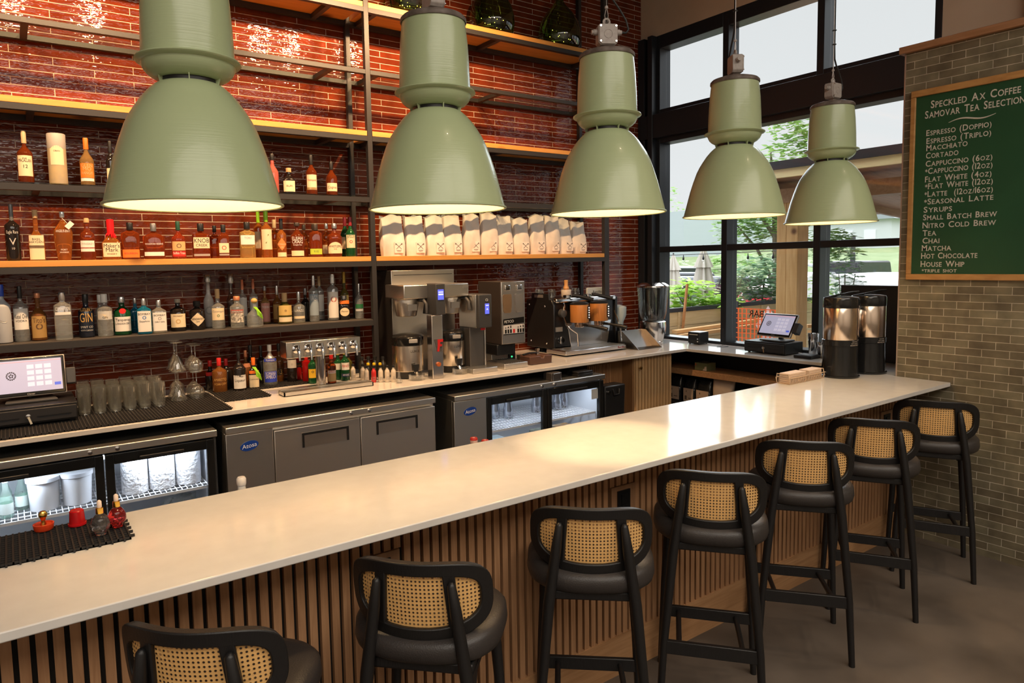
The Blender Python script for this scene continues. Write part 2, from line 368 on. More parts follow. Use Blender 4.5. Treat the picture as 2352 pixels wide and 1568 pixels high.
# ------------------------------------------------------------ under-counter fridges
FLOORS = mat('fridge_liner',(.62,.64,.68),.35)
WIRE = mat('white_wire',(.85,.86,.9),.35)
LED = mat('fridge_led',(1,1,1),.5,emit=(.80,.88,1),es=5)
def logo(m, cx, y, cz, w=.105):
    m.mi = 0
    ring = [(cx+w/2*cos(2*pi*i/28), cz+w*.27*sin(2*pi*i/28)+.06*w*cos(2*pi*i/28)) for i in range(28)]
    m.prism(ring,'y',y-.003,y)
    m.mi = 1; m.text('Atosa', w*.34, lambda u,v: (cx+u, y-.0042, cz-w*.10+v+.12*u))
def fridge(name, label, x0, x1, zt, doors, panel=None, solid=False, lit=0):
    y0, y1 = 4.0, 4.66
    t = thing(name, label, 'refrigerator', ((x0+x1)/2,4.3,0))
    M = Matrix.Translation((-(x0+x1)/2,-4.3,0))
    P = lambda m, n, mt, par=t, **k: m.xf(M).build(n, mt, par, **k)
    zb = zt-.037
    P(MB().box(x0,x1,y0-.012,y1,zb,zt),'worktop',STEEL,bevel=.004)
    body = MB(); sd = .025
    body.box(x0,x0+sd,y0+.03,y1,.10,zb); body.box(x1-sd,x1,y0+.03,y1,.10,zb); body.box(x0,x1,y1-.03,y1,.10,zb); body.box(x0,x1,y0+.03,y1,.04,.12); body.box(x0+sd,x1-sd,y0+.05,y1-.03,zb-.02,zb)
    if solid: body.box(x0+sd,x1-sd,y0+.031,y0+.04,.12,zb)
    P(body,'cabinet',STEEL if panel else DARK)
    if not solid:
        inn = MB(); xa = doors[0][0] if panel else x0+sd
        inn.box(xa,x1-sd-.003,y1-.036,y1-.031,.12,zb-.025); inn.box(xa,xa+.006,y0+.055,y1-.037,.12,zb-.025); inn.box(x1-sd-.007,x1-sd-.002,y0+.055,y1-.037,.12,zb-.025); inn.box(xa,x1-sd,y0+.055,y1-.037,.12,.13)
        P(inn,'liner',FLOORS)
        P(MB().box(xa+.05,x1-.08,y0+.075,y0+.095,zb-.05,zb-.03),'led_strip',LED)
        for z in (.655,.40):
            s = MB(); n = int((x1-xa)/.028)
            for i in range(n+1):
                x = xa+.012+(x1-sd-xa-.03)*i/n; s.box(x-.002,x+.002,y0+.07,y1-.04,z,z+.004)
            for i in range(9): y = y0+.07+(y1-y0-.115)*i/8; s.box(xa+.008,x1-sd-.008,y-.003,y+.003,z-.005,z)
            s.box(xa+.008,x1-sd-.008,y0+.066,y0+.072,z-.012,z+.004)
            P(s,'wire_shelf',WIRE,smooth=0)
    if panel:
        p = P(MB().box(panel[0],panel[1],y0,y0+.03,.10,zb-.004),'control_panel',STEEL,bevel=.003)
        q = MB(); logo(q, (panel[0]+panel[1])/2-.005, y0-.001, zb-.085); P(q,'brand_badge',[mat('badge_blue',(.01,.05,.30),.3), mat('badge_white',(.85,.85,.9),.4)],p,smooth=0)
    for i, (a, c) in enumerate(doors):
        if solid:
            d = MB().box(a+.003,c-.003,y0-.004,y0+.03,.11,zb-.022); d = P(d,'door',mat('door_steel',(.74,.69,.63),.36,1,bump=(2.2,.10)),bevel=.004)
            hx0 = (a+c)/2-.145+(.04 if i == 0 else -.02); hx1 = hx0+.30; hz = zb-.075
            h = MB(); h.mi = 0; h.box(hx0,hx1,y0-.010,y0-.004,hz,hz+.014); h.box(hx0,hx0+.012,y0-.010,y0-.004,hz-.075,hz); h.box(hx1-.012,hx1,y0-.010,y0-.004,hz-.075,hz)
            h.mi = 1; h.add([(hx0+.012,y0-.0045,hz),(hx1-.012,y0-.0045,hz),(hx1-.012,y0-.005,hz-.075),(hx0+.012,y0-.005,hz-.075)],[(0,1,2,3)])
            P(h,'handle',[BLACK,mat('recess_steel',(.75,.66,.56),.3,1)],d,smooth=0)
        else:
            fw = .045; d = MB(); zt2 = zb-.012
            for q in ((a+.003,a+fw,.11,zt2),(c-fw,c-.003,.11,zt2),(a+fw,c-fw,zt2-.055,zt2),(a+fw,c-fw,.11,.17)): d.box(q[0],q[1],y0,y0+.03,q[2],q[3])
            d = P(d,'door',BLKGLOSS,bevel=.003)
            P(MB().box(a+fw,c-fw,y0+.012,y0+.016,.17,zt2-.055),'glass',glassy('fridge_glass',(.93,.95,.97),.06),d,smooth=0)
            P(MB().box((a+c)/2-.11,(a+c)/2+.11,y0-.01,y0,zt2-.045,zt2-.030),'handle',BLACK,d,bevel=.003)
    mx = doors[0][1]
    for dx in (-.062,.062):
        k = MB().lathe([(.011,0),(.011,.006),(.005,.008)],12).xf(Matrix.Translation((mx+dx,y0-.012,zt-.02)) @ Matrix.Rotation(pi/2,4,'X'))
        P(k,'lock',CHROME)
    if lit and not solid:
        for a, c in doors:
            l = lamp('AREA','fridge_light',((a+c)/2,y0+.10,zb-.055),lit,(.82,.90,1),.35,aim=((a+c)/2,y0+.32,.3),sy=.04)
    return t
fridge('glass_door_fridge','black glass-door fridge with paper rolls and white tubs, left under counter',-.56,.913,.985,[(-.52,.353),(.353,.90)],lit=3.2)
fridge('solid_door_fridge','stainless fridge with two solid doors under the beer taps',.959,2.335,.985,[(1.231,1.782),(1.782,2.335)],panel=(.959,1.229),solid=True)
fridge('glass_door_fridge','stainless fridge with two glass doors and blue badge below the grinder',2.486,3.925,.971,[(2.762,3.326),(3.326,3.92)],panel=(2.486,2.76),lit=1.6)
# ------------------------------------------------------------ steel wall shelves
su = thing('wall_shelves','black steel shelving with honey-coloured boards and glass shelves on the red tiled wall','shelving',(1.5,4.85,1.07))
SU = Matrix.Translation((-1.5,-4.85,-1.07))
SP = lambda m, n, mt, par=su, **k: m.xf(SU).build(n, mt, par, **k)
GLSH = glassy('shelf_glass',(.86,.90,.87),.10)
YF0, YF1, YR0, YR1 = 4.66, 4.70, 4.995, 5.035
for x0, x1 in ((-1.75,-1.71),(2.214,2.252),(4.588,4.646)):
    z0 = 1.071
    SP(MB().box(x0,x1,YF0,YF1,z0,4.94),'front_post',BLKMET,bevel=.002)
    if x0 > 0: SP(MB().box(x0+.004,x0+.04,YR0,YR1,z0,4.94),'rear_post',BLKMET,bevel=.002)
WOODZ = (1.915,2.822,3.731)
for a, c in ((-1.71,2.214),(2.252,4.588)):
    for z in WOODZ:
        SP(MB().box(a+.002,c-.002,YF0+.002,YR1,z,z+.036),'wood_shelf',PINE,bevel=.002)
    zs = [(1.878,1.914),(2.345,2.381),(2.786,2.821),(3.262,3.291),(3.696,3.730)] + ([(1.441,1.480)] if a < 0 else [])
    for z0, z1 in zs:
        m = MB(); m.box(a,c,YF0,YF1,z0,z1); m.box(a,c,YR0,YR1,z0,z1)
        SP(MB().box(a,c,YF0,YF1,z0,z1),'front_beam',BLKMET,smooth=0); SP(MB().box(a,c,YR0,YR1,z0,z1),'rear_beam',BLKMET,smooth=0)
        xs = (.15,1.95) if a < 0 else (2.30,3.42,4.50)
        for x in xs: SP(MB().box(x,x+.036,YF1,YR0,z0,z1),'cross_bar',BLKMET,smooth=0)
    for z in (2.3815,3.2915): SP(MB().box(a+.003,c-.003,YF0+.004,YR1,z,z+.009),'glass_shelf',GLSH,smooth=0)
    if a < 0: SP(MB().box(a+.003,c-.003,YF0+.004,YR1,1.4805,1.485),'metal_shelf',mat('dark_shelf_sheet',(.07,.06,.052),.45),smooth=0)
# ------------------------------------------------------------ enamel pendant lamps
ENAMEL = mat('pale_green_enamel',(.41,.475,.275),.28,coat=.12,bump=(22,.06,(.25,.25,9)))
ENIN = mat('cream_enamel_inside',(.80,.74,.60),.5)
RUST = mottled('weathered_iron',(.10,.075,.06),(.20,.16,.14),30,.6,.2)
CAST = mottled('cast_aluminium',(.36,.31,.28),(.44,.39,.36),60,.55,.1)
CABLE = mat('black_cable',(.012,.012,.012),.5)
BULB = mat('lamp_bulb',(1,.9,.7),.4,emit=(1,.78,.48),es=14)
def pendant(label, x, zrim, rot, power, beam=1.9):
    t = thing('pendant_lamp', label, 'pendant lamp', (x,2.234,zrim), 0, 'pale green pendants over the bar')
    prof = [(.2512,0),(.2508,.004),(.2425,.036),(.2305,.083),(.2180,.132),(.2030,.180),(.1850,.230),(.1720,.257),(.1560,.283),(.1370,.311),(.1170,.334),(.1000,.350),(.0860,.358)]
    inn = [(r-.004,z-.003) for r,z in prof[::-1]]
    inn[-1] = (.2485,.001); inn = [(.004,.350),(.07,.350)]+inn
    m = MB(); m.lathe(prof,64,cap=False); k = len(m.v)
    m.build('shade',ENAMEL,t,smooth=60)
    MB().lathe(inn,64,cap=False).build('shade_lining',ENIN,t,smooth=60)
    # thick rolled rim
    m = MB(); R = .2522
    rings = [[(R+.0035*cos(2*pi*j/8))*1.0 for j in range(8)]]
    m.loft([[((R+.0045*cos(2*pi*j/8))*cos(2*pi*i/64),(R+.0045*cos(2*pi*j/8))*sin(2*pi*i/64),.002+.0045*sin(2*pi*j/8)) for j in range(8)] for i in range(64)],cap=False,close=True)
    m.build('rim',ENAMEL,t,smooth=80)
    m = MB(); m.lathe([(.084,.352),(.084,.382)],32); m.build('slot_dark_fill',BLACK,t)  # black cylinder added so the slots read dark and hide the bulb
    for q in range(6):
        a = q*pi/3+.3; MB().bar((.086*cos(a),.086*sin(a),.355),(.090*cos(a),.090*sin(a),.374),.014,.003,(-sin(a),cos(a),0)).build('strut',ENAMEL,t,smooth=0)
    MB().lathe([(.060,.372),(.088,.369),(.098,.373),(.113,.382),(.124,.393),(.1305,.406),(.132,.414),(.1465,.4195),(.1490,.4225),(.1465,.4265),(.1335,.4275),(.131,.430)],48,cap=False).build('collar',ENAMEL,t,smooth=50)
    MB().lathe([(.131,.424),(.1305,.436),(.128,.52),(.1235,.60),(.116,.672),(.05,.676)],48,cap=False).build('housing',ENAMEL,t,smooth=50)
    MB().lathe([(.112,.676),(.1195,.670),(.1215,.674),(.1205,.684),(.113,.692),(.085,.701),(.03,.706),(.0,.7065)],48,cap=False).build('cap',RUST,t,smooth=50)
    MB().lathe([(.022,.35),(.022,.30),(.045,.27),(.052,.235),(.040,.195),(.0,.18)],20,cap=False).build('bulb',BULB,t)
    # junction box above the cap
    jb = thing.__globals__['bpy'].data.objects.new('junction_box', None); COL.objects.link(jb); jb.parent = t; jb.location = (0,0,.704); jb.rotation_euler = (0,0,rot)
    MB().prism([(-.014,-.008),(.014,-.008),(.014,.02),(-.014,.02)],'y',-.014,.014).build('stem',CAST,jb)
    oct_ = [(-.043,.03),(-.032,.018),(.032,.018),(.043,.03),(.043,.098),(.036,.108),(-.036,.108),(-.043,.098)]
    MB().prism(oct_,'y',-.026,.026).build('box',CAST,jb,bevel=.003)
    MB().prism([(u*.93,.064+(v-.064)*.93) for u,v in oct_],'y',-.0315,-.026).build('lid',CAST,jb,bevel=.002)
    for sx in (-1,1):
        for sz in (.033,.097): MB().cyl((sx*.034,-.0345,sz),(sx*.034,-.0315,sz),.0045).build('screw',CHROME,jb)
    MB().loft([[((.018+.0016*cos(2*pi*j/6))*cos(2*pi*i/24),-.0315+.0016*sin(2*pi*j/6),.064+(.018+.0016*cos(2*pi*j/6))*sin(2*pi*i/24)) for j in range(6)] for i in range(24)],cap=False,close=True).build('emblem',CAST,jb)
    for sx in (-1,1):
        g = MB().cyl((sx*.042,0,.078),(sx*.058,0,.078),.013,.013,12); g.cyl((sx*.058,0,.078),(sx*.067,0,.078),.010,.010,12); g.build('gland',CAST,jb)
    m = MB(); m.loft([[((.013+.005*cos(2*pi*j/8))*cos(2*pi*i/20),.005*sin(2*pi*j/8),.122+(.013+.005*cos(2*pi*j/8))*sin(2*pi*i/20)) for j in range(8)] for i in range(20)],cap=False,close=True)
    m.build('eye',CAST,jb)
    w = MB(); w.tube([(-.003,0,.118),(-.008,0,.15),(0,0,.185),(.0,0,4.94-zrim-.714)],.0017,6); w.tube([(.003,0,.118),(.008,0,.15),(.001,0,.185)],.0017,6); w.build('suspension_wire',mat('steel_wire',(.45,.43,.42),.4,1),jb)
    MB().lathe([(.006,.178),(.008,.183),(.006,.19)],8).build('wire_clamp',CAST,jb)
    pts = [(.066,0,.078),(.088,.0,.078),(.098,0,.092),(.088,0,.13),(.06,0,.175),(.03,0,.215),(.013,0,.25),(.009,0,.32),(.008,0,.6),(.008,0,4.94-zrim-.716)]
    MB().tube(pts,.0048,8).build('cable',CABLE,jb,smooth=80)
    for z in (.33,.41): MB().lathe([(.007,0),(.012,.0),(.012,.004),(.007,.004)],8,c=(.005,0,z)).build('cable_tie',CABLE,jb)
    l = lamp('POINT','pendant_light',(x,2.234,zrim+.15),power,(1,.66,.33),.05)
    l2 = lamp('SPOT','pendant_beam',(x,2.234,zrim+.10),power*beam,(1,.68,.35),.05,aim=(x,2.234,0),spot=62 if beam < 3 else 46,blend=.6)
    return t
pendant('largest-looking pale green pendant at left, its top cut off by the picture', .486,2.080,1.2,7)
pendant('pale green pendant hanging in front of the coffee bag row', 1.339,2.093,1.45,7)
pendant('pale green pendant in front of the glass jugs with its grey box facing forward', 2.217,2.099,-.50,8,9.)
pendant('pale green pendant before the left window panes, its box seen edge-on', 3.128,2.105,.95,7)
pendant('smallest-looking pale green pendant, beside the green menu board', 4.061,2.086,-.05,7)
# ------------------------------------------------------------ cane-back bar stools
def cane(name='woven_cane'):
    m = bpy.data.materials.new(name); m.use_nodes = True; t = m.node_tree; b = t.nodes['Principled BSDF']
    uv = nd(t,'ShaderNodeUVMap'); s = nd(t,'ShaderNodeSeparateXYZ'); t.links.new(uv.outputs[0], s.inputs[0])
    def mth(op, a, c=None):
        n = nd(t,'ShaderNodeMath', operation=op)
        for i, q in enumerate((a,c)):
            if q is None: continue
            if isinstance(q,(int,float)): n.inputs[i].default_value = q
            else: t.links.new(q, n.inputs[i])
        return n.outputs[0]
    P = .0124
    def dist(off):
        fx = mth('SUBTRACT', mth('FRACT', mth('ADD', mth('DIVIDE', s.outputs[0], P), off)), .5)
        fy = mth('SUBTRACT', mth('FRACT', mth('ADD', mth('DIVIDE', s.outputs[1], P), off)), .5)
        return mth('SQRT', mth('ADD', mth('MULTIPLY',fx,fx), mth('MULTIPLY',fy,fy)))
    d = dist(0.)
    hole = mth('LESS_THAN', d, .225)
    r = nd(t,'ShaderNodeValToRGB'); r.color_ramp.elements[0].position = .22; r.color_ramp.elements[1].position = .36
    r.color_ramp.elements[0].color = (.42,.20,.06,1); r.color_ramp.elements[1].color = (.78,.46,.17,1)
    t.links.new(d, r.inputs[0]); t.links.new(r.outputs[0], b.inputs['Base Color']); b.inputs['Roughness'].default_value = .5
    t.links.new(mth('SUBTRACT', 1., hole), b.inputs['Alpha'])
    bp = nd(t,'ShaderNodeBump'); bp.inputs['Strength'].default_value = .5; bp.inputs['Distance'].default_value = .002
    t.links.new(d, bp.inputs['Height']); t.links.new(bp.outputs[0], b.inputs['Normal'])
    return m
CANE = cane()
def stool(label, x, y, face):
    """local frame: sitter faces +y, backrest on the -y side"""
    t = thing('bar_stool', label, 'bar stool', (x,y,0), -radians(face), 'cane-back bar stools along the bar')
    # bent backrest: u in -1..1 across, curves forward at both ends
    HW, ZB, ZT = .235, .80, 1.045
    RC = .28
    def bend(u, z, off=0.):
        a = u/RC; lean = -.02-.03*(z-ZB)/(ZT-ZB)
        return ((RC+off)*sin(a), -.165+lean+(RC-(RC+off)*cos(a)), z)
    def outline(k=0., n=72):
        """stadium-like outline, flat top and rounder lower corners"""
        pts = []
        for i in range(n):
            a = 2*pi*i/n; ca, sa = cos(a), sin(a); ex = 3.4 if sa > 0 else 2.55
            q = (abs(ca)**ex+abs(sa)**ex)**(-1/ex)
            pts.append((ca*q*(HW-k), (ZB+ZT)/2+sa*q*((ZT-ZB)/2-k)))
        return pts
    n = 72; fr_o = outline(0); fr_i = outline(.040)
    m = MB(); TH = .013
    def ringquad(A, B):
        f0 = [bend(u,z,TH) for u,z in A]; f1 = [bend(u,z,TH) for u,z in B]; b0 = [bend(u,z,-TH) for u,z in A]; b1 = [bend(u,z,-TH) for u,z in B]
        m.loft([f0,f1,b1,b0],cap=False,close=True)
    ringquad(fr_o, fr_i)
    for sgn in (-1,1):   # the two inner uprights, splayed
        rings = []
        for i in range(7):
            z = ZB+.03+(ZT-ZB-.06)*i/6; c = sgn*(.114-.014*(i/6.)); hw = .018
            rings.append([bend(c-hw,z,TH),bend(c+hw,z,TH),bend(c+hw,z,-TH),bend(c-hw,z,-TH)])
        m.loft(rings)
    m.build('backrest_frame',BLKWOOD,t,smooth=50,bevel=.004)
    # cane sheet (two-sided, set inside the frame)
    vs = []; uv = []; fs = []; N = 32
    inner = outline(.037,N)
    M_ = 6
    me = MB()
    for r in range(M_+1):
        k = r/M_
        for u, z in inner:
            uu, zz = u*k, (ZB+ZT)/2+(z-(ZB+ZT)/2)*k; vs.append(bend(uu,zz,0)); uv.append((uu,zz))
    for r in range(M_):
        for j in range(N): fs.append((r*N+j, r*N+(j+1)%N, (r+1)*N+(j+1)%N, (r+1)*N+j))
    me.add(vs,fs); o = me.build('cane_panel',CANE,t,smooth=0,recalc=False)
    ul = o.data.uv_layers.new(name='UVMap')
    for lp in o.data.loops: ul.data[lp.index].uv = uv[lp.vertex_index]
    # legs
    for s in (-1,1):
        MB().tube([(s*.203,-.222,0),(s*.187,-.214,.30),(s*.150,-.205,.70),(s*.122,-.203,.90),(s*.111,-.205,.98),(s*.110,-.206,.99)],[.0135,.0165,.020,.018,.013,.006],12).build('rear_leg',BLKWOOD,t,smooth=60)
        MB().tube([(s*.205,.175,0),(s*.187,.163,.40),(s*.168,.150,.70)],[.0135,.017,.020],12).build('front_leg',BLKWOOD,t,smooth=60)
        MB().prism([(-.20,.712),(.155,.712),(.168,.61),(.11,.690),(-.13,.690),(-.185,.60),(-.20,.60)],'x',s*.158-.009,s*.158+.009).build('side_bracket',BLKWOOD,t,smooth=0)
        MB().tube([(s*.125,-.205,.298),(s*.125,.158,.262)],.0115,10).build('side_stretcher',BLKWOOD,t)
    MB().bar((-.187,-.214,.300),(.187,-.214,.300),.020,.056).build('rear_stretcher',BLKWOOD,t,bevel=.003)
    MB().bar((-.190,.166,.262),(.190,.166,.262),.020,.052).build('front_stretcher',BLKWOOD,t,bevel=.003)
    MB().box(-.165,.165,-.185,.155,.702,.735).build('seat_frame',BLKWOOD,t,bevel=.006)
    rings = []
    for z, k, d in ((.730,.80,0),(.733,.90,0),(.748,.975,0),(.768,1.,0),(.788,.985,0),(.803,.93,0),(.812,.80,0),(.814,.45,0),(.812,.10,0)):
        ring = []
        for j in range(48):
            a = 2*pi*j/48; ca, sa = cos(a), sin(a); q = (abs(ca)**2.7+abs(sa)**2.7)**(-1/2.7)
            xx = ca*q*.234*k; yy = -.008+sa*q*.212*k
            dip = .016*(xx/.234)**2 if z > .78 else 0
            ring.append((xx,yy,z+dip))
        rings.append(ring)
    MB().loft(rings).build('seat',LEATHER,t,smooth=80)
    return t
STOOLS = [('bar stool cut by the bottom edge of the picture, below the rubber mat',.425,1.855,41),
 ('cane-back bar stool second from the left, turned to show its leather seat',1.048,1.840,45),
 ('cane-back bar stool in front of the black outlet plate',1.736,1.852,41),
 ('cane-back bar stool fourth from the left end of the row',2.417,1.832,50),
 ('cane-back bar stool between the fourth and sixth of the row',3.131,1.850,50),
 ('cane-back bar stool second from the tiled partition',3.813,1.850,57),
 ('cane-back bar stool standing right beside the olive tiled partition',4.544,1.840,62)]
for a in STOOLS: stool(*a)
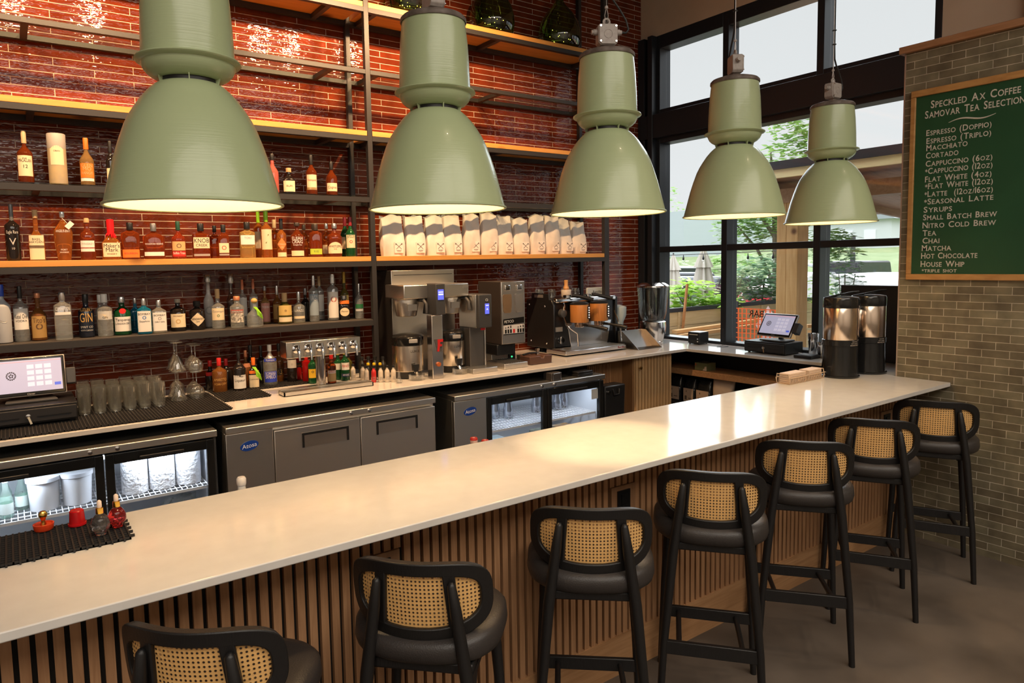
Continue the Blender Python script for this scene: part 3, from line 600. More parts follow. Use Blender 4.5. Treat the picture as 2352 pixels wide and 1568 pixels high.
# ------ bottles: x, y, z, width, height, shape, glass, cap, labels, description, group
BOTTLES = [
(0.04, 4.765, 1.952, 0.074, 0.32, (0.62, 0.72, 0.27, 0.97, 2, 1), 'blackglass', ('grey', 0.3, 1.1), [(0.02, 0.6, 0, [('Eagle Rare', 0.06, 'silver', 0.48), ('V', 0.13, 'silver', 0.28), ('10', 0.04, 'silver', 0.2)])], 'tall black bottle with a silver bird drawing, first on the honey board', 'spirit bottles on the lower honey board'),
(0.153, 4.765, 1.952, 0.08, 0.291, (0.42, 0.6, 0.3, 1, 3, 0.6), 'amber', ('cork', 0.16, 1.15), [(0.02, 0.5, 'cream', [('BASIL', 0.045, 'ink', 0.4), ('HAYDEN', 0.045, 'ink', 0.345)]), (0.24, 0.3, 'brown', [])], 'bottle with tall cream label, brown band and wooden stopper', 'spirit bottles on the lower honey board'),
(0.286, 4.765, 1.952, 0.0988, 0.284, (0.58, 0.84, 0.22, 0.7, 2, 0.6), 'amber', ('clearcap', 0.12, 1.2), [(0.57, 0.63, 0, [("ANGEL'S ENVY", 0.055, 'white', 0.575)]), (0.08, 0.26, 0, [('PORT', 0.035, 'white', 0.2), ('WHISKEY', 0.03, 'white', 0.15)])], 'tapering amber bottle with white lettering and a hanging tag', 'spirit bottles on the lower honey board'),
(0.409, 4.765, 1.952, 0.0797, 0.249, (0.58, 0.76, 0.34, 1, 3, 0.8), 'dkamber', ('cork', 0.11, 1.1), [(0.2, 0.46, 'white', [('WHISKEY', 0.05, 'grey', 0.36)]), (0.27, 0.3, 'red', [])], 'dark bottle with white label crossed by a thin red stripe', 'spirit bottles on the lower honey board'),
(0.534, 4.765, 1.952, 0.1024, 0.243, (0.4, 0.62, 0.34, 1, 4, 0.6), 'amber', ('wax', 0.4, 1.2), [(0.07, 0.42, 'cream', [("Maker's", 0.1, 'ink', 0.3), ('Mark', 0.1, 'ink', 0.2), ('WHISKY', 0.045, 'ink', 0.12)])], 'amber bottle dipped in bright red wax with square cream label, front one', 'spirit bottles on the lower honey board'),
(0.64, 4.765, 1.952, 0.1031, 0.226, (0.7, 0.8, 0.3, 1, 3.5, 0.55), 'dkamber', ('blackcap', 0.2, 1.2), [(0.05, 0.27, 'orange', [('BOURBON', 0.05, 'red', 0.14)]), (0.35, 0.6, 0, [('FRONTIER', 0.05, 'amberdk', 0.46)])], 'dark flask bottle with an orange label at its foot', 'spirit bottles on the lower honey board'),
(0.772, 4.765, 1.952, 0.1234, 0.223, (0.62, 0.76, 0.22, 1, 3, 0.5), 'dkamber', ('greycap', 0.22, 1.3), [(0.09, 0.2, 'white', []), (0.36, 0.5, 0, [('WOODFORD RESERVE', 0.05, 'white', 0.4)])], 'broad flat dark amber bottle with a small white label strip', 'spirit bottles on the lower honey board'),
(0.916, 4.765, 1.952, 0.0845, 0.239, (0.52, 0.72, 0.26, 1, 2.4, 0.7), 'red', ('greencap', 0.24, 1.2), [(0.22, 0.46, 'tan', [('O', 0.12, 'brown', 0.29)]), (0.06, 0.2, 'redl', [('Buffalo Trace', 0.07, 'white', 0.12)])], 'reddish bottle with a tan picture label and dark green capsule', 'spirit bottles on the lower honey board'),
(1.053, 4.765, 1.952, 0.1074, 0.227, (0.68, 0.74, 0.3, 1, 5, 0.55), 'dkamber', ('blackcap', 0.22, 1.25), [(0.29, 0.6, 'cream', [('KNOB', 0.13, 'ink', 0.45), ('CREEK', 0.08, 'ink', 0.34)]), (0.07, 0.13, 'grey', [])], 'square shouldered bottle with cream newsprint label and black stopper', 'spirit bottles on the lower honey board'),
(1.164, 4.87, 1.952, 0.0691, 0.22, (0.66, 0.74, 0.3, 1, 4, 0.6), 'dkamber', ('blackcap', 0.2, 1.2), [], 'dark amber bottle half hidden behind its twin with the red dot label', 'spirit bottles on the lower honey board'),
(1.195, 4.765, 1.952, 0.0679, 0.221, (0.66, 0.74, 0.42, 1, 5, 0.8), 'dkamber', ('blackcap', 0.22, 1.1), [(0.16, 0.45, 'cream', [('O', 0.13, 'red', 0.25)]), (0.08, 0.13, 'grey', [])], 'narrow dark bottle with small cream label and red dot', 'spirit bottles on the lower honey board'),
(1.35, 4.765, 1.952, 0.1001, 0.241, (0.7, 0.78, 0.32, 1, 4, 0.6), 'pale', ('blackcap', 0.2, 1.25), [(0.37, 0.63, 'white', [('TOKI', 0.06, 'grey', 0.53), ('季', 0.0, 'ink', 0.43)])], 'pale golden bottle with white label and black stopper', 'spirit bottles on the lower honey board'),
(1.459, 4.87, 1.952, 0.066, 0.33, (0.62, 0.74, 0.3, 1, 2, 1), 'amber', ('lime', 0.26, 1.2), [(0.2, 0.55, 'cream', [])], 'bottle with lime green capsule, the rear of two', 'spirit bottles on the lower honey board'),
(1.48, 4.765, 1.952, 0.0764, 0.326, (0.6, 0.72, 0.32, 1, 2, 1), 'amber', ('lime', 0.25, 1.2), [(0.17, 0.59, 'cream', [('/', 0.2, 'olive', 0.3)])], 'bottle with lime green capsule and slanting drawing, the front of two', 'spirit bottles on the lower honey board'),
(1.57, 4.87, 1.952, 0.066, 0.268, (0.6, 0.74, 0.36, 1, 2, 1), 'amber', ('tan', 0.22, 1.1), [], 'amber bottle with a tan capsule just right of the lime capped pair', 'spirit bottles on the lower honey board'),
(1.584, 4.765, 1.952, 0.0664, 0.268, (0.58, 0.72, 0.34, 1, 2, 1), 'amber', ('blackcap', 0.28, 1.1), [(0.02, 0.13, 'cream', []), (0.18, 0.5, 'diamond', [('RITTENHOUSE', 0.04, 'cream', 0.32), ('101', 0.05, 'cream', 0.24)])], 'amber bottle with a diamond shaped label and black capsule', 'spirit bottles on the lower honey board'),
(1.696, 4.765, 1.952, 0.097, 0.243, (0.58, 0.8, 0.24, 0.9, 2, 0.7), 'dkamber', ('darkcap', 0.1, 1.7), [(0.3, 0.62, 0, [('ELIJAH', 0.1, 'white', 0.5), ('CRAIG', 0.1, 'white', 0.4), ('Straight Rye', 0.04, 'white', 0.34)]), (0.04, 0.19, 'cream', [])], 'rounded bottle with large white lettering and a tiny cream label', 'spirit bottles on the lower honey board'),
(1.785, 4.87, 1.952, 0.058, 0.235, (0.62, 0.76, 0.34, 1, 2, 1), 'amber', ('darkcap', 0.16, 1.2), [], 'bottle with dark stopper just behind the green-banded flask bottle, left of two', 'spirit bottles on the lower honey board'),
(1.855, 4.87, 1.952, 0.058, 0.239, (0.62, 0.76, 0.34, 1, 2, 1), 'amber', ('darkcap', 0.16, 1.2), [], 'bottle with dark stopper just behind the green-banded flask bottle, right of two', 'spirit bottles on the lower honey board'),
(1.831, 4.765, 1.952, 0.0915, 0.236, (0.7, 0.8, 0.32, 1, 3.5, 0.55), 'dkamber', ('darkcap', 0.2, 1.2), [(0.08, 0.25, 'greenl', [('RYE', 0.06, 'olive', 0.14)])], 'dark flask bottle with a lime green label at its foot', 'spirit bottles on the lower honey board'),
(1.955, 4.87, 1.952, 0.066, 0.247, (0.6, 0.76, 0.34, 1, 2.4, 0.8), 'amber', ('silvercap', 0.16, 1.2), [(0.1, 0.36, 'cream', [])], 'amber bottle with a pale stopper, the rear of two at the right end', 'spirit bottles on the lower honey board'),
(1.974, 4.765, 1.952, 0.1081, 0.241, (0.58, 0.78, 0.28, 0.92, 2.4, 0.7), 'dkamber', ('silvercap', 0.15, 1.25), [(0.1, 0.44, 'arch', [('WHISTLEPIG', 0.07, 'ink', 0.28), ('RYE', 0.04, 'red', 0.21)])], 'amber bottle with an arched cream label near the right end', 'spirit bottles on the lower honey board'),
(2.102, 4.87, 1.952, 0.066, 0.294, (0.58, 0.76, 0.36, 1, 2, 1), 'green', ('maroon', 0.22, 1.1), [(0.2, 0.5, 'cream', [])], 'green bottle with a maroon cap, the rear of the last two', 'spirit bottles on the lower honey board'),
(2.098, 4.765, 1.952, 0.0723, 0.289, (0.56, 0.74, 0.34, 1, 2, 1), 'green', ('maroon', 0.22, 1.1), [(0.22, 0.55, 'cream', [('JAMESON', 0.09, 'greend', 0.47), ('o', 0.12, 'red', 0.34)])], 'green bottle with a maroon cap and cream label, last on the board', 'spirit bottles on the lower honey board'),
(0.126, 4.765, 2.3915, 0.079, 0.296, (0.56, 0.72, 0.26, 1, 2, 1), 'dkamber', ('tan', 0.24, 1.25), [(0.13, 0.52, 'cream', [('THE', 0.03, 'ink', 0.45), ('MACALLAN', 0.065, 'ink', 0.395), ('12', 0.07, 'ink', 0.28)])], 'dark whisky bottle with tall cream label marked 12', 'spirit bottles on the glass shelf'),
(0.432, 4.765, 2.3915, 0.0767, 0.281, (0.52, 0.72, 0.3, 1, 2, 1), 'pale2', ('orangecap', 0.24, 1.2), [(0.09, 0.15, 'white', []), (0.16, 0.46, 'orange', [('GLEN', 0.07, 'tan', 0.38), ('MO', 0.08, 'tan', 0.31), ('RANGIE', 0.06, 'tan', 0.23)])], 'bottle with orange cap and bright orange label', 'spirit bottles on the glass shelf'),
(0.558, 4.765, 2.3915, 0.0516, 0.273, (0.56, 0.74, 0.34, 1, 2, 1), 'blackglass', ('blackcap', 0.24, 1.2), [(0.1, 0.4, 'cream', [])], 'black capped bottle partly behind the largest pendant, on its left', 'spirit bottles on the glass shelf'),
(1.542, 4.765, 2.3915, 0.0799, 0.268, (0.52, 0.74, 0.3, 1, 2, 1), 'pink', ('blackcap', 0.16, 1.2), [], 'pink bottle just right of the largest pendant', 'spirit bottles on the glass shelf'),
(1.654, 4.765, 2.3915, 0.085, 0.178, (0.55, 0.72, 0.36, 1, 2.4, 0.8), 'blackglass', ('cork', 0.16, 1.2), [(0.08, 0.5, 'cream', [('RUM', 0.08, 'ink', 0.26)])], 'squat dark bottle with cream label and cork', 'spirit bottles on the glass shelf'),
(1.818, 4.765, 2.3915, 0.0775, 0.278, (0.56, 0.74, 0.3, 1, 2, 1), 'dkamber', ('blackcap', 0.24, 1.15), [(0.12, 0.5, 'cream', [('Foursquare', 0.06, 'red', 0.34)]), (0.12, 0.18, 'gold', [])], 'dark brandy bottle with cream label and gold stripe', 'spirit bottles on the glass shelf'),
(1.968, 4.765, 2.3915, 0.0813, 0.243, (0.52, 0.74, 0.28, 1, 2, 1), 'dkamber', ('blackcap', 0.24, 1.2), [(0.12, 0.36, 'cream', [('Cognac', 0.08, 'brown', 0.2)])], 'round shouldered dark bottle nearest the steel post on the glass shelf', 'spirit bottles on the glass shelf'),
(-0.038, 4.783, 1.486, 0.089, 0.334, (0.62, 0.76, 0.33, 1, 2, 1), 'frost', ('blue', 0.2, 1.15), [(0.06, 0.7, 0, [('~', 0.2, 'silver', 0.3)])], 'frosted bottle with blue cap cut by the left edge of the picture', 'spirit bottles on the metal shelf'),
(0.052, 4.813, 1.486, 0.079, 0.321, (0.62, 0.74, 0.27, 1, 2, 1), 'clear', ('blackcap', 0.22, 1.1), [(0.22, 0.6, 'white', [('Ketel One', 0.085, 'ink', 0.42), ('VODKA', 0.04, 'ink', 0.36)])], 'clear bottle with large white label and dark neck', 'spirit bottles on the metal shelf'),
(0.136, 4.815, 1.486, 0.081, 0.277, (0.54, 0.7, 0.32, 1, 2, 1), 'amberd', ('copper', 0.1, 1.2), [(0.06, 0.52, 'tan2', [("Tito's", 0.12, 'brown', 0.38), ('o', 0.2, 'brown', 0.24)])], 'brown labelled bottle with a copper cap', 'spirit bottles on the metal shelf'),
(0.255, 4.736, 1.486, 0.0879, 0.279, (0.72, 0.8, 0.33, 1, 5, 0.8), 'clear', ('greycap', 0.17, 1.15), [(0.6, 0.72, 0, [('CONNIPTION', 0.08, 'white', 0.62)]), (0.53, 0.59, 'white', [])], 'clear square gin bottle with embossed lettering', 'spirit bottles on the metal shelf'),
(0.38, 4.815, 1.486, 0.0867, 0.261, (0.6, 0.72, 0.34, 1, 2, 1), 'navy', ('blackcap', 0.2, 1.1), [(0.34, 0.6, 0, [('GIN', 0.22, 'gold', 0.36)]), (0.6, 0.7, 0, [("SUTLER'S", 0.08, 'gold', 0.61)]), (0.1, 0.3, 0, [('SPIRIT CO', 0.05, 'silver', 0.22), ('NORTH CAROLINA', 0.035, 'silver', 0.15)])], 'dark navy bottle with large gold lettering', 'spirit bottles on the metal shelf'),
(0.468, 4.94, 1.486, 0.066, 0.251, (0.6, 0.7, 0.4, 1, 2, 1), 'clear', ('whitecap', 0.2, 1.1), [], 'clear bottle with white cap, the rear of two', 'spirit bottles on the metal shelf'),
(0.477, 4.791, 1.486, 0.0856, 0.258, (0.66, 0.74, 0.38, 1, 2, 1), 'clear', ('whitecap', 0.2, 1.15), [(0.4, 0.6, 'greyl', []), (0.41, 0.55, 'arch', [('GIN', 0.05, 'ink', 0.43)])], 'clear bottle with white cap and small arched label', 'spirit bottles on the metal shelf'),
(0.574, 4.815, 1.486, 0.0983, 0.237, (0.62, 0.74, 0.34, 1, 2.3, 1), 'green', ('silvercap', 0.16, 1.2), [(0.1, 0.48, 'white', [('Tanqueray', 0.075, 'ink', 0.37), ('LONDON DRY', 0.05, 'ink', 0.28)]), (0.56, 0.7, 'redseal', [])], 'green gin bottle with white label and red wax seal', 'spirit bottles on the metal shelf'),
(0.666, 4.94, 1.486, 0.066, 0.22, (0.62, 0.74, 0.3, 1, 4, 0.8), 'blue', ('silvercap', 0.16, 1.1), [], 'bright blue bottle, the rear of two', 'spirit bottles on the metal shelf'),
(0.69, 4.757, 1.486, 0.0831, 0.222, (0.68, 0.78, 0.3, 1, 4, 0.75), 'blue', ('silvercap', 0.19, 1.1), [(0.07, 0.65, 'white', [('BOMBAY', 0.06, 'ink', 0.54), ('o', 0.15, 'blue', 0.42), ('Sapphire', 0.055, 'ink', 0.34)])], 'bright blue bottle with narrow white label, the front of two', 'spirit bottles on the metal shelf'),
(0.776, 4.762, 1.486, 0.0859, 0.207, (0.66, 0.78, 0.3, 1, 4, 0.75), 'clearw', ('silvercap', 0.19, 1.1), [(0.07, 0.63, 'white', [('BOMBAY', 0.06, 'ink', 0.52), ('o', 0.15, 'grey', 0.4), ('DRY GIN', 0.05, 'ink', 0.32)])], 'clear bottle with narrow white label beside the bright blue bottles', 'spirit bottles on the metal shelf'),
(0.898, 4.815, 1.486, 0.0954, 0.208, (0.66, 0.76, 0.3, 1, 2.2, 0.9), 'blackglass', ('corkg', 0.12, 1.3), [(0.12, 0.54, 'cream', [('MONKEY', 0.05, 'brown', 0.45), ('o', 0.22, 'tan', 0.24)])], 'small dark apothecary bottle with square cream label', 'spirit bottles on the metal shelf'),
(1.016, 4.815, 1.486, 0.0959, 0.188, (0.66, 0.78, 0.34, 1, 2, 1), 'blackglass', ('blackcap', 0.18, 1.4), [(0.13, 0.6, 'diamond2', [("HENDRICK'S", 0.075, 'ink', 0.35), ('GIN', 0.05, 'ink', 0.27)])], 'squat black bottle with a cream diamond label', 'spirit bottles on the metal shelf'),
(1.12, 4.94, 1.486, 0.0663, 0.357, (0.5, 0.66, 0.4, 0.9, 2, 1), 'ceramic', ('silvercap', 0.14, 1.6), [(0.2, 0.4, 0, [('O', 0.16, 'grey', 0.25)]), (0.6, 0.7, 0, [])], 'tall white painted ceramic bottle with a black neck band', 'spirit bottles on the metal shelf'),
(1.142, 4.788, 1.486, 0.0827, 0.264, (0.55, 0.66, 0.33, 1, 2.2, 1), 'clear', ('cork', 0.24, 1.1), [(0.22, 0.52, 'cream', [('Casamigos', 0.05, 'grey', 0.42), ('o', 0.1, 'greend', 0.3)])], 'clear tequila bottle with cream label and pale cork', 'spirit bottles on the metal shelf'),
(1.271, 4.94, 1.486, 0.066, 0.359, (0.48, 0.66, 0.42, 0.9, 2, 1), 'smoke', ('silvercap', 0.18, 1.6), [], 'tall smoky bottle with large silver stopper', 'spirit bottles on the metal shelf'),
(1.252, 4.736, 1.486, 0.0909, 0.212, (0.66, 0.78, 0.4, 0.96, 2, 1), 'clear', ('copper', 0.13, 1.15), [(0.18, 0.56, 'mural', []), (0.47, 0.58, 'red', [('ESPOLON', 0.06, 'white', 0.5)])], 'bottle with red band and black and white mural label', 'spirit bottles on the metal shelf'),
(1.348, 4.94, 1.486, 0.06, 0.318, (0.6, 0.72, 0.3, 1, 2, 1), 'clear', ('salmon', 0.22, 1.1), [(0.2, 0.6, 'greyl', [])], 'tall clear bottle with salmon cap, left of two at the back', 'spirit bottles on the metal shelf'),
(1.423, 4.94, 1.486, 0.06, 0.32, (0.6, 0.72, 0.3, 1, 2, 1), 'clear', ('salmon', 0.22, 1.1), [(0.2, 0.6, 'greyl', [])], 'tall clear bottle with salmon cap, right of two at the back', 'spirit bottles on the metal shelf'),
(1.366, 4.73, 1.486, 0.1066, 0.189, (0.4, 0.66, 0.24, 1, 2, 0.8), 'clear', ('corkball', 0.14, 1.7), [], 'squat clear bottle with green neck ribbon and round cork', 'spirit bottles on the metal shelf'),
(1.503, 4.94, 1.486, 0.068, 0.266, (0.55, 0.72, 0.24, 1, 2, 1), 'pale2', ('greycap', 0.12, 1.4), [(0.05, 0.55, 'pinkl', [('TEQUILA', 0.06, 'white', 0.42)])], 'bottle with a dusty pink label at the back', 'spirit bottles on the metal shelf'),
(1.59, 4.94, 1.486, 0.066, 0.266, (0.55, 0.7, 0.32, 1, 2, 1), 'amberd', ('silvercap', 0.24, 1.1), [(0.1, 0.5, 'tan2', [])], 'slim bottle with tan label and silver neck behind the gold label bottle', 'spirit bottles on the metal shelf'),
(1.602, 4.815, 1.486, 0.0977, 0.218, (0.52, 0.7, 0.38, 1, 2.2, 1), 'olive', ('cork', 0.3, 1.0), [(0.07, 0.22, 'cream', []), (0.28, 0.6, 'goldl', [('o', 0.1, 'brown', 0.4)])], 'dark olive bottle with gold label over a cream strip', 'spirit bottles on the metal shelf'),
(1.704, 4.815, 1.486, 0.0848, 0.222, (0.52, 0.66, 0.28, 1, 2, 1), 'clearw', ('silvercap', 0.28, 1.1), [(0.32, 0.42, 0, [('LUNAZUL', 0.08, 'white', 0.36)]), (0.14, 0.22, 'cream', [])], 'clear bottle with white lettering and slim silver neck', 'spirit bottles on the metal shelf'),
(1.8, 4.94, 1.486, 0.066, 0.239, (0.56, 0.7, 0.32, 1, 2, 1), 'blackglass', ('greycap', 0.2, 1.1), [], 'slim dark bottle behind the tall grey labelled bottle', 'spirit bottles on the metal shelf'),
(1.818, 4.815, 1.486, 0.0702, 0.334, (0.66, 0.76, 0.32, 1, 2, 1), 'clear', ('silvercap', 0.22, 1.1), [(0.14, 0.6, 'bluegrey', [('VAGO', 0.12, 'white', 0.46)])], 'tall bottle with long blue grey label', 'spirit bottles on the metal shelf'),
(1.911, 4.94, 1.486, 0.066, 0.326, (0.66, 0.76, 0.32, 1, 2, 1), 'clear', ('tan', 0.22, 1.1), [(0.2, 0.58, 'white', [])], 'tall bottle with tan neck behind the blue grey labelled one', 'spirit bottles on the metal shelf'),
(1.964, 4.815, 1.486, 0.0815, 0.341, (0.68, 0.76, 0.34, 1, 2, 1), 'clear', ('clearcap', 0.2, 1.1), [(0.06, 0.62, 'white2', [('o', 0.2, 'rose', 0.4)])], 'tall clear bottle with white label and rose heart mark', 'spirit bottles on the metal shelf'),
(2.109, 4.94, 1.486, 0.066, 0.353, (0.52, 0.66, 0.36, 1, 2, 1), 'olive', ('goldl', 0.24, 1.1), [(0.3, 0.5, 'goldl', [])], 'tall dark bottle with gold foil neck at the back near the post', 'spirit bottles on the metal shelf'),
(2.05, 4.815, 1.486, 0.0773, 0.179, (0.6, 0.74, 0.4, 1, 4, 0.8), 'blackglass', ('silvercap', 0.16, 1.3), [(0.15, 0.5, 'round', [('Patron', 0.07, 'brown', 0.32)]), (0.66, 0.8, 'orange', [])], 'small square dark bottle with round cream label and orange neck', 'spirit bottles on the metal shelf'),
(2.172, 4.815, 1.486, 0.065, 0.262, (0.55, 0.7, 0.3, 1, 2, 1), 'clear', ('silvercap', 0.24, 1.1), [(0.3, 0.42, 'greend', []), (0.22, 0.28, 'greyl', [])], 'slim clear bottle with green band, last on the metal shelf', 'spirit bottles on the metal shelf'),
(1.079, 4.82, 1.0715, 0.066, 0.202, (0.5, 0.7, 0.36, 1, 2, 1), 'blackglass', ('redcap', 0.2, 1.1), [(0.5, 0.62, 'redcap', [])], 'dark bottle with red cap and red neck next to the stem glasses', 'liqueur bottles on the back counter'),
(1.107, 4.69, 1.0715, 0.0915, 0.228, (0.62, 0.74, 0.28, 1, 2.2, 1), 'amberd', ('redcap', 0.22, 1.1), [(0.12, 0.58, 0, [('AMARETTO', 0.08, 'gold', 0.36), ('YORK CITY', 0.06, 'gold', 0.24)])], 'brown bottle with gold lettering and red capsule', 'liqueur bottles on the back counter'),
(1.169, 4.762, 1.0715, 0.0758, 0.211, (0.6, 0.74, 0.3, 1, 2, 1), 'blackglass', ('redcap', 0.22, 1.1), [], 'dark bottle behind the one with gold lettering', 'liqueur bottles on the back counter'),
(1.225, 4.659, 1.0715, 0.087, 0.263, (0.56, 0.74, 0.24, 1, 2, 1), 'blackglass', ('blackcap', 0.18, 1.15), [(0.08, 0.42, 'white', [('Liqueur', 0.07, 'ink', 0.26)]), (0.36, 0.44, 'ovalb', [])], 'black bottle with cream label topped by a dark oval', 'liqueur bottles on the back counter'),
(1.302, 4.774, 1.0715, 0.066, 0.254, (0.56, 0.72, 0.3, 1, 2, 1), 'amberd', ('copper', 0.18, 1.1), [(0.55, 0.66, 'copper', [])], 'tall brown bottle with copper neck at the back', 'liqueur bottles on the back counter'),
(1.327, 4.684, 1.0715, 0.0693, 0.21, (0.56, 0.72, 0.34, 1, 4, 0.8), 'blackglass', ('orangecap', 0.24, 1.1), [(0.06, 0.46, 'cream', [('Cointreau', 0.05, 'brown', 0.3)]), (0.5, 0.6, 'orange', [])], 'square dark bottle with orange neck ribbon and cream label', 'liqueur bottles on the back counter'),
(1.348, 4.82, 1.0715, 0.058, 0.28, (0.6, 0.74, 0.4, 1, 2, 1), 'blackglass', ('blackcap', 0.2, 1.1), [], 'tall black bottle at the back, left of two', 'liqueur bottles on the back counter'),
(1.418, 4.811, 1.0715, 0.058, 0.271, (0.6, 0.74, 0.34, 1, 2, 1), 'blackglass', ('blackcap', 0.2, 1.1), [], 'tall black bottle at the back, right of two', 'liqueur bottles on the back counter'),
(1.453, 4.728, 1.0715, 0.0918, 0.284, (0.6, 0.78, 0.27, 1, 2, 0.9), 'clear', ('whitecap', 0.16, 1.15), [(0.1, 0.36, 'bluel', [('ROMANA', 0.085, 'white', 0.27), ('SAMBUCA', 0.085, 'white', 0.19)]), (0.6, 0.67, 'bluel', [('Romana', 0.05, 'white', 0.615)])], 'clear bottle with a bright blue label', 'liqueur bottles on the back counter'),
(1.546, 4.82, 1.0715, 0.066, 0.275, (0.5, 0.74, 0.3, 1, 2, 1), 'amberd', ('blackcap', 0.2, 1.1), [(0.2, 0.38, 'ovalb', [('43', 0.12, 'gold', 0.23)])], 'brown bottle with a round dark 43 label at the back', 'liqueur bottles on the back counter'),
(1.612, 4.746, 1.0715, 0.0682, 0.205, (0.72, 0.82, 0.5, 1, 2, 1), 'blackglass', ('darkcap', 0.15, 1.1), [(0.52, 0.8, 'silver', [('o', 0.1, 'grey', 0.62)])], 'slim black bottle with silver upper label', 'liqueur bottles on the back counter'),
(1.672, 4.8, 1.0715, 0.056, 0.199, (0.72, 0.8, 0.4, 1, 2, 1), 'red2', ('redcap', 0.2, 1.1), [(0.5, 0.66, 'ink', [('Luxardo', 0.07, 'orange', 0.54)])], 'deep red bottle with black and orange label, left of two', 'liqueur bottles on the back counter'),
(1.699, 4.697, 1.0715, 0.058, 0.201, (0.72, 0.8, 0.4, 1, 2, 1), 'red2', ('redcap', 0.2, 1.1), [], 'deep red bottle, right of two behind the yellow label', 'liqueur bottles on the back counter'),
(1.712, 4.613, 1.0715, 0.0619, 0.208, (0.62, 0.76, 0.42, 1, 2, 1), 'green', ('yellowcap', 0.1, 1.1), [(0.2, 0.5, 'yellow', [('o', 0.12, 'ink', 0.37)])], 'green bottle with a plain yellow label', 'liqueur bottles on the back counter'),
(1.816, 4.523, 1.0715, 0.0622, 0.214, (0.56, 0.72, 0.36, 1, 2, 1), 'dkamber', ('redcap', 0.2, 1.15), [(0.08, 0.34, 'tan', []), (0.34, 0.44, 'white', [('SAMBUCA', 0.085, 'red', 0.36)])], 'dark bottle with red cap, white and tan label right of the tap column', 'liqueur bottles on the back counter'),
(1.916, 4.65, 1.0715, 0.066, 0.205, (0.56, 0.74, 0.36, 1, 2, 1), 'green', ('goldl', 0.14, 1.1), [(0.36, 0.58, 'white', [])], 'green bottle behind the one with the red and white label', 'liqueur bottles on the back counter'),
(1.94, 4.578, 1.0715, 0.0635, 0.216, (0.62, 0.78, 0.36, 1, 2, 1), 'green', ('goldl', 0.14, 1.1), [(0.36, 0.6, 'white', [('PERNOD', 0.09, 'red', 0.45)]), (0.14, 0.24, 'navy', [('ANISE', 0.06, 'white', 0.17)])], 'green bottle with white and red label right of the tap column', 'liqueur bottles on the back counter'),
(2.023, 4.72, 1.0715, 0.066, 0.179, (0.6, 0.75, 0.4, 1, 2, 1), 'olive', ('blackcap', 0.2, 1.1), [], 'dark olive bottle behind the small squeeze bottles', 'liqueur bottles on the back counter'),
]
def lm(c, r=.6, met=0): return mat('label_%s' % '_'.join('%d' % int(v*100) for v in c), c, r, met)
LC = dict(cream=(.72,.60,.40),white=(.74,.72,.68),white2=(.70,.66,.60),tan=(.55,.36,.16),tan2=(.42,.25,.08),brown=(.12,.06,.03),ink=(.02,.018,.016),red=(.55,.03,.02),redl=(.42,.02,.015),orange=(.78,.17,.02),grey=(.30,.29,.28),greyl=(.50,.50,.48),silver=(.55,.54,.52),gold=(.55,.33,.10),goldl=(.60,.42,.14),olive=(.14,.15,.05),greenl=(.36,.50,.04),greend=(.02,.14,.05),amberdk=(.10,.03,.01),mural=(.40,.38,.34),bluegrey=(.25,.31,.36),pinkl=(.50,.22,.18),rose=(.45,.12,.10),yellow=(.80,.50,.03),bluel=(.03,.06,.50),navy=(.02,.03,.10),ovalb=(.02,.015,.015),redseal=(.65,.02,.02),arch=(.72,.60,.40),diamond=(.60,.20,.05),diamond2=(.66,.55,.38),round=(.70,.58,.38),blue=(.02,.15,.45),redcap=(.55,.02,.02),copper=(.6,.24,.12))
CC = dict(grey=((.16,.16,.16),.35,.3),greycap=((.25,.25,.26),.35,.6),cork=((.55,.36,.18),.8,0),clearcap=((.75,.75,.72),.1,.3),wax=((.70,.015,.02),.25,0),blackcap=((.014,.013,.013),.35,0),darkcap=((.04,.03,.025),.4,0),greencap=((.015,.07,.04),.4,0),lime=((.30,.62,.02),.35,0),tan=((.52,.38,.22),.5,0),silvercap=((.60,.60,.60),.25,.9),maroon=((.25,.02,.03),.35,0),orangecap=((.80,.16,.02),.35,0),blue=((.02,.06,.40),.35,0),copper=((.60,.24,.12),.35,.4),whitecap=((.72,.70,.66),.4,0),corkg=((.32,.28,.22),.7,0),salmon=((.62,.22,.12),.5,0),corkball=((.62,.36,.12),.6,0),goldl=((.62,.45,.10),.35,.5),redcap=((.55,.02,.02),.35,0),yellowcap=((.75,.50,.03),.4,0))
def liquor(name, col, tr=.82):
    m = mat('glass_'+name, col, .04, trans=tr, ior=1.36); return m
GC = dict(amber=liquor('amber',(.78,.26,.05)), dkamber=liquor('dark_amber',(.45,.085,.02)), amberd=liquor('brown',(.32,.12,.03),.6), red=liquor('red',(.62,.09,.03)), red2=liquor('deep_red',(.45,.01,.01),.5), pale=liquor('pale_gold',(.92,.62,.20)), pale2=liquor('straw',(.85,.50,.18)), green=liquor('green',(.02,.16,.05),.7), blue=liquor('blue',(.03,.42,.72),.8), pink=liquor('pink',(.85,.20,.16),.6), olive=liquor('olive',(.16,.14,.03),.6), blackglass=mat('glass_black',(.012,.009,.008),.06), navy=mat('glass_navy',(.012,.016,.028),.07), frost=mat('glass_frosted',(.55,.58,.62),.45,trans=.35), ceramic=mat('glazed_ceramic',(.50,.47,.45),.2), smoke=glassy('glass_smoke',(.62,.60,.58),.2), clear=glassy('bottle_glass',(.86,.89,.88),.22,.16), clearw=glassy('bottle_glass_warm',(.90,.88,.72),.22,.16))  # both clear glasses carry whitish diffuse for a lit look
